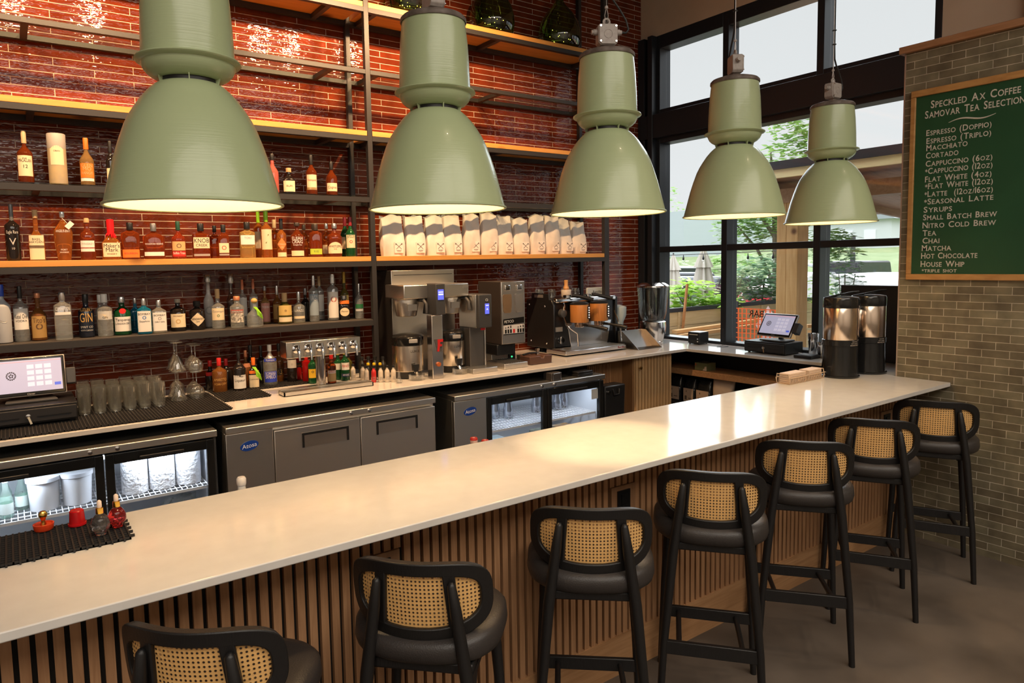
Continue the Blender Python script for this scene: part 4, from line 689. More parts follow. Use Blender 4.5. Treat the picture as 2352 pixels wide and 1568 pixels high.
def bottle(X, Y, Z, w, h, pr, gl, cap, labs, label, group):
    s0, s1, rn, tp, ex, sy = pr; R = w/2
    if ex > 2.2 and sy > .6: R = w/2/ (1.0)
    t = thing('bottle', label, 'bottle', (X,Y,Z), -atan2(X,Y)*.72+random.uniform(-.06,.06), group)
    capc, cf, cr = cap; zc = 1-cf
    prof = [(.0,.004),(.82*tp,.0),(.97*tp,.012),(tp,.03)]
    if tp != 1: prof.append((1,s0*.82))
    prof.append((1,s0))
    for i in range(1,7):
        k = i/6.; e = .5-.5*cos(pi*k); prof.append((1+(rn-1)*(.35*k+.65*e), s0+(s1-s0)*k))
    top = max(s1+.01, zc+.01)
    prof.append((rn*.94,top)); prof.append((0,top))
    seg = 20
    MB().lathe([(r*R,z*h) for r,z in prof],seg,sy=sy,ex=ex,cap=False).build('glass',GC[gl],t,smooth=45)
    cm = CC[capc]; cmat = mat('cap_'+capc,*cm)
    c0, c1 = max(zc,0), 1.
    rc = rn*cr*R
    if capc == 'wax':
        m = MB(); m.lathe([(rn*1.12*R,(s1+.02)*h),(rc,.82*h),(rc,.985*h),(rc*.85,h),(0,h)],16,cap=False)
        for k in range(9):
            a = 2*pi*k/9; l = random.uniform(.03,.20); m.tube([(rn*1.06*R*cos(a),rn*1.06*R*sin(a),(s1+.03)*h),(rn*1.25*R*cos(a),rn*1.2*R*sin(a),(s1+.03-l*.5)*h),(rn*1.7*R*cos(a),rn*1.3*R*sin(a)*sy*1.4,(s1-l*.75)*h)],[.006,.006,.003],6)
        m.build('wax_cap',cmat,t)
    elif capc in ('corkball','cork') and cf < .2 and cr > 1.3:
        MB().ball((0,0,h*(1-cf/2)),rc*1.0,14,8,(1,1,.85)).build('cork',cmat,t)
    else:
        MB().lathe([(rc*.97,c0*h),(rc,(c0+.01)*h),(rc,(c1-.012)*h),(rc*.9,h),(0,h)],16,cap=False).build('cap' if cm[2] or capc[-3:] == 'cap' else 'stopper',cmat,t,smooth=40)
    def wrap(u, z, off=1.012):
        rr = R*off; a = -pi/2+u/rr
        ca, sa = cos(a), sin(a)
        if ex != 2:
            q = (abs(ca)**ex+abs(sa)**ex)**(-1/ex)
            # keep arc spacing sensible on squared bodies
            x = max(-rr*.98,min(rr*.98,u)); return (x, -rr*sy*(max(0,1-abs(x/rr)**ex))**(1/ex), z)
        return (rr*ca, rr*sa*sy, z)
    for z0, z1, col, txt in labs:
        par = t
        if col:
            span = R*(1.05 if ex == 2 else .90); cm2 = lm(LC[col], .55)
            if col in ('diamond','diamond2','round','ovalb','redseal','arch'):
                n = 24; zc2 = (z0+z1)/2*h; hz = (z1-z0)/2*h; hw = min(span,hz*1.15) if col != 'ovalb' else span*.8
                pts = []
                for i in range(n):
                    a = 2*pi*i/n; ca, sa = cos(a), sin(a)
                    if col[:4] == 'diam': q = 1/(abs(ca)+abs(sa)); ca *= q; sa *= q
                    if col == 'arch' and sa < 0: q = max(abs(ca),abs(sa)); ca /= q; sa /= q
                    pts.append((ca*(span if col == 'arch' else hw),sa))
                rings = [[wrap(u*k,zc2+v*hz*k) for u,v in pts] for k in (1,.75,.5,.25,.02)]
                o = MB().loft(rings,cap=True).build('paper_label',cm2,t,smooth=0,recalc=False)
            else:
                n = 14; m = MB(); a = [wrap(-span+2*span*i/n,z0*h) for i in range(n+1)]; b = [wrap(-span+2*span*i/n,z1*h) for i in range(n+1)]
                m.add(a+b,[(i,i+1,n+2+i,n+1+i) for i in range(n)]); mm = cm2
                if col == 'mural': mm = mottled('label_mural',(.05,.045,.04),(.75,.70,.60),70,.6,0,2)
                o = m.build('paper_label',mm,t,smooth=60,recalc=False)
            par = o
        for body, sz, tcol, zz in txt:
            if sz <= 0: continue
            m = MB(); s = sz*h
            vs, fs, wd = text_geo(body,s*1.35,'CENTER')
            k = min(1.,R*1.65/max(wd,1e-5)); m.add([wrap(u*k,zz*h+v,1.03) for u,v in vs],fs)
            m.build('lettering',lm(LC[tcol],.5),par,smooth=0,recalc=False)
    if 'hanging tag' in label:
        m = MB().prism([(-.014,-.022),(.014,-.022),(.014,.022),(-.014,.022)],'y',-.001,.001); m.xf(Matrix.Translation((.034,-R*sy*.9-.004,h*.72)) @ Matrix.Rotation(.75,4,'Y')); m.build('paper_tag',lm(LC['white']),t,smooth=0)
        MB().tube([(.0,-.014,h*.86),(.012,-.03,h*.81),(.022,-R*sy*.9-.004,h*.76)],.0012,5).build('tag_string',lm(LC['white']),t)
    if 'neck ribbon' in label:
        m = MB()
        for k in range(5): m.tube([(.004*k-.006,-.016,h*.70),(.012+.006*k,-.045-.004*k,h*(.60-.03*k)),(.016+.007*k,-.055,h*(.42-.03*k))],.004,6)
        m.build('ribbon',mat('lime_ribbon',(.22,.50,.02),.6),t)
    return t
for row in BOTTLES: bottle(*row)
tb = thing('gift_tube','grey and tan whisky tube standing between two bottles on the glass shelf','tube',(.283,4.765,2.3915),-.06)
MB().lathe([(0,0),(.0465,.0),(.0475,.004),(.0475,.262),(0,.262)],32,cap=False).build('tube_body',mottled('tube_print',(.50,.38,.20),(.36,.30,.22),16,.6),tb)
MB().lathe([(.0478,.205),(.0482,.208),(.0482,.288),(.046,.291),(0,.291)],32,cap=False).build('tube_lid',mat('tube_grey',(.36,.33,.31),.5),tb)
m = MB(); a = [(.0482*cos(-pi/2+k/8.),.0482*sin(-pi/2+k/8.)) for k in range(-6,7)]
m.add([(x,y,.11) for x,y in a]+[(x,y,.20+.02*cos((i-6)/6*1.57)) for i,(x,y) in enumerate(a)],[(i,i+1,14+i,13+i) for i in range(12)])
lo = m.build('tube_label',lm(LC['cream']),tb,smooth=0,recalc=False)
m = MB(); vs, fs, _ = text_geo('OBAN',.0125,'CENTER'); m.add([(.0488*cos(-pi/2+u/.0488),.0488*sin(-pi/2+u/.0488),.185+v) for u,v in vs],fs); m.build('lettering',lm(LC['ink']),lo,smooth=0,recalc=False)
# ------------------------------------------------------------ things on the back counter
ZC = 1.0712
SCREEN = mat('lit_screen',(.30,.28,.36),.2,emit=(.56,.54,.70),es=.62)
def local(x, y, z=ZC): return Matrix.Translation((-x,-y,-z))
def kit(name, label, cat, x, y, z=ZC, group=None):
    t = thing(name, label, cat, (x,y,z), 0, group); M = local(x,y,z)
    def P(m, n, mt, par=None, **k): return m.xf(M).build(n, mt, par or t, **k)
    return t, P
def pos(label, x, y, face, tilt=22, side=1):
    """register terminal: local -y faces the clerk"""
    t = thing('register_terminal', label, 'cash register screen', (x,y,ZC+.104), face)
    MB().prism([(-.12,-.085),(.12,-.085),(.10,.09),(-.10,.09)],'z',0,.012).build('base_plate',DARK,t,bevel=.003)
    MB().tube([(0,.04,.01),(0,.045,.06),(0,.02,.10)],[.03,.026,.03],12,flat=.5).build('neck',DARK,t)
    T = Matrix.Translation((0,-.01,.135)) @ Matrix.Rotation(-radians(tilt),4,'X')
    MB().box(-.165,.165,-.004,.022,-.105,.105).xf(T).build('bezel',BLKGLOSS,t,bevel=.006)
    MB().loft([[(-.168,-.002,-.108),(.168,-.002,-.108),(.168,-.002,.108),(-.168,-.002,.108)],[(-.168,.012,-.108),(.168,.012,-.108),(.168,.012,.108),(-.168,.012,.108)]]).xf(T).build('screen_rim',mat('pale_rim',(.55,.50,.45),.35,.4),t,bevel=.005)
    m = MB(); m.mi = 0; m.box(-.150,.150,-.0052,-.004,-.085,.090)
    m.mi = 1; m.box(-.150,.150,-.0058,-.0052,.080,.083); m.box(-.146,-.142,-.006,-.0058,.080,.083)
    m.mi = 2
    for r in range(4):
        for c in range(3): m.box(-.012+c*.040,.020+c*.040,-.0058,-.0052,-.056+r*.032,-.033+r*.032)
    m.mi = 3
    for i in range(14):
        a = 2*pi*i/14; rr = .020; m.ball((-.085+rr*cos(a),-.0056,.008+rr*sin(a)),.0042,6,4,(1,.1,1))
    for i in range(5):
        a = 2*pi*i/5+.4; m.ball((-.085+.008*cos(a),-.0056,.008+.008*sin(a)),.0045,6,4,(1,.1,1))
    m.mi = 4; m.box(.112,.142,-.0058,-.0052,-.060,-.044)
    E = lambda n, c, s: mat(n,c,.3,emit=c,es=s)
    m.xf(T).build('display',[SCREEN,E('ui_red',(.80,.30,.32),.7),E('ui_pale',(.60,.58,.73),.66),E('ui_dark',(.06,.05,.07),.3),E('ui_blue',(.08,.12,.55),.8)],t,smooth=0)
    MB().text('Clover',.013,lambda u,v:(u,-.0056,-.101+v)).xf(T).build('lettering',mat('pale_print',(.5,.48,.45),.5),t,smooth=0)
    MB().box(.168,.215,-.01,.045,-.06,.03).xf(T).build('card_reader',DARK,t,bevel=.005)
    return t
def drawer(label, x, y, face, w=.40, d=.40):
    t = thing('cash_drawer', label, 'cash drawer', (x,y,ZC), face)
    MB().box(-w/2,w/2,-d/2+.012,d/2,.008,.100).build('case',BLACK,t,bevel=.004)
    f = MB(); f.box(-w/2+.006,w/2-.006,-d/2,-d/2+.012,.018,.088); f = f.build('drawer_front',mat('drawer_black',(.022,.022,.024),.4),t,bevel=.003)
    MB().box(-w/2+.03,-.04,-d/2-.002,-d/2,.045,.049).build('slot_rib',BLACK,f,smooth=0); MB().box(.04,w/2-.03,-d/2-.002,-d/2,.045,.049).build('slot_rib',BLACK,f,smooth=0)
    MB().lathe([(.012,0),(.012,.007),(.004,.009)],14).xf(Matrix.Translation((0,-d/2,.052)) @ Matrix.Rotation(pi/2,4,'X')).build('lock',CHROME,f)
    MB().bar((0,-d/2-.008,.050),(.012,-d/2-.016,.012),.010,.002,(0,1,0)).build('key',mat('key_metal',(.6,.5,.35),.3,1),f,smooth=0)
    for sx in (-1,1):
        for sy in (-1,1): MB().cyl((sx*(w/2-.03),sy*(d/2-.04),0),(sx*(w/2-.03),sy*(d/2-.04),.009),.011).build('foot',RUBBER,t)
    return t
# the left terminal stands on the left drawer and mat
def bar_mat(name, label, x0, x1, y0, y1, z=ZC, teeth=True):
    t = kit(name, label, 'bar mat', (x0+x1)/2, (y0+y1)/2, z)
    m = MB(); h = .011; n = int((x1-x0)/.0165)
    m.box(x0,x1,y0,y1,z,z+.003)
    for i in range(n+1):
        x = x0+(x1-x0-.005)*i/n; m.box(x,x+.005,y0-(.009 if teeth and i % 2 else 0),y1,z+.0005,z+h)
    k = int((y1-y0)/.018)
    for i in range(k+1):
        y = y0+(y1-y0-.004)*i/k; m.box(x0,x1+(.012 if teeth and i % 2 else 0),y,y+.004,z+.001,z+h-.002)
    t[1](m,'grid',RUBBER,smooth=0); return t
bar_mat('rubber_mat','long black rubber mat under the glasses and left register',-1.2,1.02,4.075,4.70)
bar_mat('rubber_mat','middle black rubber mat in front of the liqueur bottles',1.045,1.325,4.33,4.60)
bar_mat('rubber_mat','black rubber mat under the blue labelled bottle, behind the white counter strip',1.05,1.70,4.625,4.90)
bar_mat('rubber_mat','black rubber bar mat at the left end of the white bar top',-.40,.262,2.305,2.555,1.0705)
ML = .0125
d = drawer('black cash drawer on the rubber mat at the left edge',.045,4.487,0,.45,.40); d.location.z = ZC+ML
p = pos('register screen with keypad display at the left edge, on the left drawer',.068,4.50,0,14); p.location.z = ZC+ML+.101
d = drawer('black cash drawer with key on the counter by the window',5.36,3.425,-pi/2,.385,.27)
p = pos('tilted register screen with card reader in front of the window',5.36,3.38,-pi/2-.12,30)
# drinking glasses
GLASS = glassy('tumbler_glass',(.95,.95,.93),.34,.03)  # a little whitish diffuse stands in for highlights
def tumbler(x, y, h, r, label):
    t = thing('tumbler', label, 'glass', (x,y,ZC+ML), random.uniform(0,3), 'clear tumblers on the left rubber mat')
    MB().lathe([(0,.006),(r*.80,.004),(r*.84,0),(r*.85,.006),(r*.93,h*.5),(r,h),(r-.0025,h),(r*.90,h*.5),(r*.79,.014),(0,.013)],20,cap=False).build('glass',GLASS,t,smooth=50); return t
tw = [tumbler(.312,4.43,.145,.036,'clear tumbler standing in the packed rows on the left rubber mat')]
for j in range(5):
    for i in range(6):
        x = .312+i*.0765+j*.005; y = 4.43+j*.086-.004*i
        if i == 0 and j == 0: continue
        if y > 4.80: continue
        hh = 1 if (i+j) % 3 else .93
        tt = dup(tw[0],(x,y,ZC+ML),random.uniform(0,3)); tt.scale = (1,1,hh)
def stemglass(x, y, z, kind, label, flip=False):
    t = thing('stem_glass', label, 'stem glass', (x,y,z), 0, 'stacked stem glasses beside the tumblers')
    if kind == 'cone': pr = [(0,.178),(.036,.178),(.036,.175),(.0045,.168),(.0038,.10),(.010,.088),(.050,.002),(.050,0),(.0475,.001),(.008,.082),(0,.085)]
    else: pr = [(0,.165),(.034,.165),(.034,.162),(.0045,.155),(.0038,.092),(.016,.082),(.040,.058),(.046,.035),(.040,.004),(.040,0),(.038,.004),(.0435,.035),(.037,.057),(.014,.079),(0,.082)]
    MB().lathe(pr,24,cap=False).build('glass',GLASS,t,smooth=60); return t
for k, (x, y, kd) in enumerate([(.825,4.53,'cone'),(.832,4.655,'cone'),(.93,4.53,'round'),(.935,4.65,'round'),(.86,4.78,'round')]):
    hh = .178 if kd == 'cone' else .165
    w_ = 'cone' if kd == 'cone' else 'round bowl'; o_ = ['in front, left','at the back, left','in front, right','just behind the front right one','farthest back, right'][k]
    stemglass(x,y,ZC+ML,kd,'upside-down %s stem glass %s of the stacks, lower one' % (w_,o_))
    stemglass(x,y,ZC+ML+hh+.001,kd,'upside-down %s stem glass %s of the stacks, upper one' % (w_,o_))
# draught tower and tray
t, P = kit('draught_tower','polished six-tap T-shaped draught tower standing behind the drip tray','beer tap',1.69,4.40)
CH2 = mat('polished_steel',(.66,.63,.60),.14,1)
P(MB().lathe([(.045,ZC),(.045,ZC+.012),(.033,ZC+.018),(.033,ZC+.235)],28,c=(1.69,4.40,0)),'column',CH2)
P(MB().box(1.440,1.955,4.335,4.455,ZC+.225,ZC+.332),'tap_housing',mat('satin_steel',(.62,.60,.57),.22,1),bevel=.004)
for i in range(6):
    x = 1.505+i*.079; f = MB()
    f.lathe([(.026,0),(.026,.006),(.016,.012),(.013,.03),(.013,.042)],18).xf(Matrix.Translation((x,4.335,ZC+.284)) @ Matrix.Rotation(pi/2,4,'X'))
    f2 = MB().tube([(x,4.293,ZC+.292),(x,4.280,ZC+.27),(x,4.272,ZC+.235),(x,4.270,ZC+.215)],[.012,.012,.009,.008],10); f2.cyl((x,4.285,ZC+.285),(x,4.285,ZC+.318),.008,.005,8); f.add(f2.v,f2.f)
    P(f,'tap',CHROME)
t, P = kit('drip_tray','long perforated steel drip tray under the draught tower','drip tray',1.69,4.375)
m = MB(); x0,x1,y0,y1 = 1.385,2.0,4.245,4.352
m.box(x0,x1,y0,y0+.008,ZC,ZC+.026); m.box(x0,x1,y1-.008,y1,ZC,ZC+.026); m.box(x0,x0+.008,y0,y1,ZC,ZC+.026); m.box(x1-.008,x1,y0,y1,ZC,ZC+.026); m.box(x0,x1,y0,y1,ZC,ZC+.004)
P(m,'tray',STEEL)
m = MB()
for i in range(44): m.box(x0+.012+i*.0136,x0+.019+i*.0136,y0+.01,y1-.01,ZC+.02,ZC+.023)
for i in range(7): m.box(x0+.01,x1-.01,y0+.012+i*.0125,y0+.016+i*.0125,ZC+.018,ZC+.021)
P(m,'grate',STEEL,smooth=0)
# small squeeze and dasher bottles right of the taps
def dasher(x, y, col, capcol, label, kind='milk', s=1.):
    t = thing('dasher_bottle', label, 'small bottle', (x,y,ZC), -.3, 'small syrup and bitters bottles right of the taps')
    r = .0175*s; h = .118*s
    MB().lathe([(0,.003),(r*.9,0),(r,.005),(r,h*.56),(r*.92,h*.66),(r*.48,h*.78),(r*.46,h*.9),(0,h*.9)],16,cap=False).build('glass',col,t)
    MB().lathe([(r*.62,h*.86),(r*.62,h*.965),(r*.3,h),(0,h)],12,cap=False).build('cap',capcol,t)
    if kind == 'milk':
        for k in range(3): MB().box(-r*.62,r*.62,-r*1.03,-r*.99,h*(.30-.07*k),h*(.315-.07*k)).build('print_line',lm(LC['grey']),t,smooth=0)
    return t
MILK = mat('cloudy_glass',(.62,.55,.45),.25); YC = mat('yellow_cap',(.80,.52,.02),.4); DKB = mat('dark_small_bottle',(.03,.025,.018),.15); RED = mat('red_syrup',(.55,.03,.03),.1)
for k, (x, y) in enumerate([(1.945,4.545),(1.988,4.53),(2.035,4.47)]): dasher(x,y+.02,MILK,BLACK,['leftmost cloudy dasher bottle of the second row','second cloudy dasher bottle of the second row','third cloudy dasher bottle of the second row'][k])
fr_ = [(2.022,4.40,'cloudy dasher bottle with black cap left of the red one',MILK,BLACK),(2.063,4.37,'small bottle half full of red syrup',RED,BLACK),(2.104,4.345,'cloudy dasher bottle just right of the red one',MILK,BLACK),(2.142,4.32,'second cloudy dasher bottle right of the red one',MILK,BLACK),(2.178,4.295,'cloudy dasher bottle nearest the coffee brewer',MILK,BLACK)]
for x, y, lb, g_, c_ in fr_: dasher(x,y,g_,c_,lb)
for k, (x, y) in enumerate([(2.075,4.485),(2.110,4.46),(2.145,4.435)]): dasher(x,y,DKB,YC,['left','middle','right'][k]+' one of three dark little bottles with yellow caps',kind='d',s=1.04)
for k, (x, y) in enumerate([(2.08,4.60),(2.125,4.585),(2.17,4.57),(2.20,4.50)]): dasher(x,y,DKB,BLACK,['first','second','third','fourth'][k]+' dark bitters bottle with black cap at the back, counted from the left',kind='d',s=1.32)
t, P = kit('glass_flask','little clear pouring flask at the foot of the brewer','flask',2.185,4.225)
P(MB().lathe([(0,ZC),(.022,ZC),(.024,ZC+.012),(.009,ZC+.04),(.007,ZC+.09)],16,c=(2.185,4.225,0),cap=False),'glass',GLASS)
# twin coffee brewer
t, P = kit('coffee_brewer','tall twin stainless coffee brewer with blue display and red badge','coffee maker',2.6,4.6)
ST2 = mat('brewer_steel',(.82,.78,.72),.28,1,bump=(3,.05))
P(MB().box(2.345,2.895,4.62,4.94,ZC,1.842),'tank',[mat('brewer_side_black',(.02,.018,.017),.35)],bevel=.004)
P(MB().box(2.345,2.895,4.612,4.62,ZC,1.842),'front_plate',ST2,bevel=.002)
P(MB().box(2.365,2.875,4.608,4.612,1.805,1.809),'top_seam',BLACK,smooth=0)
P(MB().box(2.29,2.84,4.32,4.612,1.640,1.740),'brew_head',ST2,bevel=.008)
P(MB().box(2.79,2.835,4.316,4.32,1.70,1.722),'name_plate',mat('plate_grey',(.45,.44,.43),.3,.8),smooth=0)
dm = P(MB().prism([(4.20,1.525),(4.20,1.745),(4.33,1.748),(4.40,1.525)],'x',2.482,2.560),'control_head',DARK,bevel=.005)
P(MB().box(2.498,2.545,4.197,4.20,1.632,1.705),'display',mat('blue_lcd',(.05,.06,.4),.2,emit=(.14,.17,.95),es=1.0),dm,smooth=0)
m = MB(); m.box(2.502,2.541,4.1955,4.197,1.665,1.676); m.box(2.502,2.541,4.1955,4.197,1.683,1.690); P(m,'display_text',mat('lcd_text',(.6,.65,1),.3,emit=(.55,.6,1),es=1.0),dm,smooth=0)
cm_ = P(MB().box(2.436,2.526,4.19,4.262,ZC,1.525),'centre_column',mat('column_steel',(.60,.57,.55),.24,1),bevel=.004)
m = MB(); m.mi = 0; m.prism([(2.452,1.355),(2.524,1.355),(2.516,1.265),(2.478,1.265)],'y',4.187,4.19); m.mi = 1; m.prism([(2.478,1.352),(2.524,1.352),(2.522,1.335),(2.498,1.332),(2.497,1.318),(2.514,1.316),(2.512,1.303),(2.495,1.302),(2.490,1.267),(2.474,1.267),(2.479,1.318)],'y',4.184,4.187)
P(m,'badge',[mat('badge_dark',(.10,.09,.09),.3),mat('badge_red',(.60,.02,.02),.3)],cm_,smooth=0)
P(MB().lathe([(.016,0),(.016,.012),(0,.014)],16).xf(Matrix.Translation((2.482,4.19,1.175)) @ Matrix.Rotation(pi/2,4,'X')),'push_button',mat('amber_button',(.45,.12,.03),.3),cm_)
for k, x in enumerate((2.378,2.742)):
    b = P(MB().lathe([(.066,1.51),(.074,1.515),(.092,1.605),(.094,1.63),(.090,1.64)],32,c=(x,4.45,0)),'brew_basket',ST2)
    P(MB().box(x-.04,x+.035,4.352,4.358,1.555,1.60),'print_plate',mat('print_grey',(.50,.47,.43),.35,.7),b,smooth=0)
    P(MB().tube([(x+.062,4.40,1.628),(x+.078,4.33,1.626),(x+.082,4.30,1.60),(x+.080,4.295,1.535)],[.012,.013,.013,.010],10),'basket_handle',DARK,b)
def carafe(label, x, y, rr, rot):
    t = thing('coffee_dispenser', label, 'coffee dispenser', (x,y,ZC), rot, 'insulated dispensers under the brewer')
    MB().lathe([(rr*.80,.0),(rr*.86,.004),(rr*.88,.045),(rr*.96,.055)],36).build('foot',BLACK,t)
    MB().lathe([(rr*.97,.052),(rr,.056),(rr,.236),(rr*.98,.238)],40).build('body',mat('dispenser_steel',(.84,.74,.62),.24,1),t)
    MB().lathe([(rr*1.0,.237),(rr*1.02,.242),(rr*1.02,.295),(rr*.92,.308),(rr*.55,.318),(rr*.2,.322),(0,.322)],36,cap=False).build('lid',BLKGLOSS,t)
    MB().box(-.012,.05,-rr*1.06,-rr*.99,.258,.286).build('lid_window',mat('window_grey',(.35,.34,.33),.3),t,bevel=.004)
    m = MB(); vs, fs, _ = text_geo('LUXUS',.024,'CENTER'); m.add([((rr*1.003)*sin((u+.035)/rr),-(rr*1.003)*cos((u+.035)/rr),.190+v) for u,v in vs],fs); m.build('lettering',BLACK,t,smooth=0,recalc=False)
    f = MB(); f.tube([(.03,-rr*.95,.045),(.03,-rr-.03,.045),(.03,-rr-.045,.03)],[.012,.013,.010],10); f = f.build('faucet',CHROME,t)
    MB().prism([(-.016,0),(.016,0),(.024,.055),(-.024,.055)],'y',-.006,.006).xf(Matrix.Translation((.03,-rr-.026,.056))).build('faucet_lever',BLACK,f,bevel=.003)
    m = MB().lathe([(0,0),(.05,0),(.056,.010),(.060,.040),(.058,.041),(.05,.012),(0,.006)],24,cap=False); m.xf(Matrix.Translation((.03,-rr-.035,-.0005))); m.build('drip_cup',GLASS,t,smooth=50)
    return t
carafe('left insulated coffee dispenser marked in black, under the brewer',2.355,4.405,.114,-.30)
carafe('right insulated coffee dispenser marked in black, under the brewer',2.737,4.42,.098,-.33)
# hot-water tower
t, P = kit('hot_water_dispenser','slim grey hot water dispenser with small blue screen and red tag','water dispenser',2.92,4.3)
P(MB().box(2.845,2.965,4.20,4.46,1.405,1.655),'head',DARK,bevel=.008)
P(MB().box(2.838,2.846,4.23,4.46,1.405,1.652),'head_side',ST2,bevel=.002)
P(MB().box(2.84,2.97,4.32,4.46,ZC,1.405),'tower',mat('tower_grey',(.17,.16,.15),.35,.6),bevel=.004)
P(MB().box(2.972,2.984,4.315,4.46,ZC,1.405),'tower_edge',ST2,bevel=.002)
P(MB().box(2.78,3.0,4.19,4.36,ZC,1.106),'drip_tray',STEEL,bevel=.004)
P(MB().box(2.902,2.938,4.197,4.20,1.508,1.585),'display',MATS['blue_lcd'],smooth=0)
m = MB(); m.prism([(2.912,1.538),(2.928,1.538),(2.920,1.552)],'y',4.1955,4.197); m.box(2.907,2.933,4.1955,4.197,1.568,1.574); P(m,'display_text',MATS['lcd_text'],smooth=0)
m = MB(); 
for a in ((2.908,2.928,1.618,1.622),(2.908,2.928,1.602,1.606),(2.908,2.912,1.602,1.622),(2.924,2.928,1.602,1.622)): m.box(a[0],a[1],4.197,4.20,a[2],a[3])
P(m,'button',mat('button_white',(.6,.6,.6),.4),smooth=0)
P(MB().box(2.885,2.925,4.235,4.24,1.385,1.405),'hot_tag',mat('red_tag',(.65,.02,.03),.4),smooth=0)
# coffee grinder
t, P = kit('coffee_grinder','tall dual-hopper coffee grinder with two bean windows','grinder',3.27,4.5)
P(MB().box(3.155,3.39,4.35,4.66,1.24,1.738),'housing',mat('grinder_side',(.05,.04,.036),.35),bevel=.005)
fp = P(MB().box(3.158,3.387,4.342,4.35,1.245,1.735),'front_panel',ST2,bevel=.003)
for x in (3.213,3.331):
    P(MB().prism([(x+a,1.49+c) for a,c in ((-.036,.012),(-.026,0),(.026,0),(.036,.012),(.042,.08),(.040,.14),(.036,.147),(-.036,.147),(-.040,.14),(-.042,.08))],'y',4.338,4.342),'bean_window',mat('bean_window_brown' if x < 3.3 else 'bean_window_grey',(.22,.15,.09) if x < 3.3 else (.20,.20,.20),.12,.3),fp,smooth=0)
    P(MB().box(x-.026,x+.026,4.33,4.342,1.665,1.71),'latch',CHROME,fp,bevel=.006)
m = MB(); m.mi = 0; m.prism([(3.172,1.395),(3.376,1.405),(3.376,1.452),(3.172,1.442)],'y',4.339,4.342); m.box(3.172,3.376,4.339,4.342,1.318,1.325); m.mi = 1; m.text('FETCO',.030,lambda u,v:(3.226+u,4.3385,1.412+v+.03*u)); m.mi = 2; m.box(3.172,3.376,4.3395,4.342,1.325,1.393); m.mi = 0
for i in range(6):
    x = 3.184+i*.025+(.048 if i > 2 else 0); m.box(x,x+.016,4.3375,4.3395,1.330,1.360); m.box(x+.003,x+.012,4.3375,4.3395,1.370,1.370+.004*(1+i % 3)*1.6)
m.mi = 3; m.box(3.264,3.282,4.3375,4.3395,1.330,1.360)
P(m,'switch_panel',[BLKGLOSS,mat('panel_print',(.80,.79,.77),.4),mat('panel_grey',(.62,.60,.58),.4),mat('switch_red',(.55,.03,.03),.3)],fp,smooth=0)
P(MB().box(3.135,3.30,4.38,4.66,1.155,1.24),'chute',BLACK,bevel=.006)
P(MB().box(3.135,3.36,4.46,4.66,ZC,1.155),'pedestal',mat('pedestal_grey',(.36,.35,.33),.3,.8),bevel=.004)
P(MB().box(3.30,3.36,4.44,4.66,1.10,1.235),'black_block',BLACK,bevel=.004)
P(MB().lathe([(.007,0),(.007,.003),(0,.003)],12).xf(Matrix.Translation((3.322,4.44,1.125)) @ Matrix.Rotation(pi/2,4,'X')),'green_light',mat('green_led',(.05,.9,.3),.3,emit=(.05,1,.30),es=1.5))
m = MB(); m.box(3.072,3.298,4.20,4.46,ZC,1.114); P(m,'catch_tray',STEEL,bevel=.004)
m = MB()
for i in range(9): m.box(3.09+i*.0225,3.10+i*.0225,4.215,4.44,1.114,1.117)
P(m,'tray_grate',DARK,smooth=0)
# brown knock box with tamper
t, P = kit('knock_box','brown knock box in front of the black espresso machine','knock box',3.465,4.30)
P(MB().prism([(3.358,ZC),(3.575,ZC),(3.582,1.138),(3.50,1.138),(3.49,1.118),(3.47,1.118),(3.46,1.138),(3.352,1.138)],'y',4.24,4.42),'box',mat('brown_plastic',(.09,.045,.032),.4),bevel=.006)
P(MB().tube([(3.51,4.34,1.135),(3.51,4.34,1.165),(3.51,4.34,1.185)],[.017,.014,.018],14),'tamper',mat('tamper_metal',(.6,.5,.42),.25,1))
P(MB().tube([(3.36,4.34,1.145),(3.42,4.33,1.155),(3.50,4.335,1.15)],.008,8),'portafilter_handle',BLACK)
# espresso machine
t, P = kit('espresso_machine','black espresso machine with two wooden group heads and steel drip tray','espresso machine',4.25,4.65)
EB = mat('machine_black',(.013,.013,.014),.28)
P(MB().box(3.925,4.68,4.62,5.0,1.125,1.545),'body',EB,bevel=.006)
sp = P(MB().prism([(4.60,1.115),(4.60,1.50),(4.63,1.545),(4.66,1.55),(4.665,1.60),(4.90,1.605),(4.91,1.55),(4.98,1.535),(4.98,1.115)],'x',3.905,3.925),'side_panel',EB,bevel=.005)
for y, z in ((4.94,1.50),(4.72,1.49),(4.70,1.16),(4.92,1.17)): P(MB().lathe([(.009,0),(.006,.004),(0,.005)],10).xf(Matrix.Translation((3.905,y,z)) @ Matrix.Rotation(-pi/2,4,'Y')),'bolt',CHROME,sp)
P(MB().box(3.902,3.905,4.74,4.86,1.565,1.592),'side_badge',mat('side_badge_grey',(.35,.33,.32),.3,.6),sp,smooth=0)
P(MB().box(4.66,4.69,4.60,4.98,1.115,1.55),'side_panel',EB,bevel=.005)
P(MB().box(3.925,4.66,4.585,4.66,1.520,1.562),'top_front_rail',CHROME,bevel=.012)
P(MB().prism([(4.12,1.108),(4.565,1.108),(4.60,1.27),(4.62,1.335),(4.06,1.335),(4.09,1.27)],'y',4.612,4.62),'splash_panel',mat('splash_steel',(.72,.74,.75),.16,1),bevel=.002)
tr_ = P(MB().box(3.868,4.598,4.40,4.66,1.082,1.120),'drip_tray',mat('tray_steel',(.66,.66,.66),.18,1),bevel=.006)
m = MB()
for i in range(40): m.box(3.885+i*.0178,3.895+i*.0178,4.415,4.60,1.120,1.123)
P(m,'tray_grate',STEEL,tr_,smooth=0)
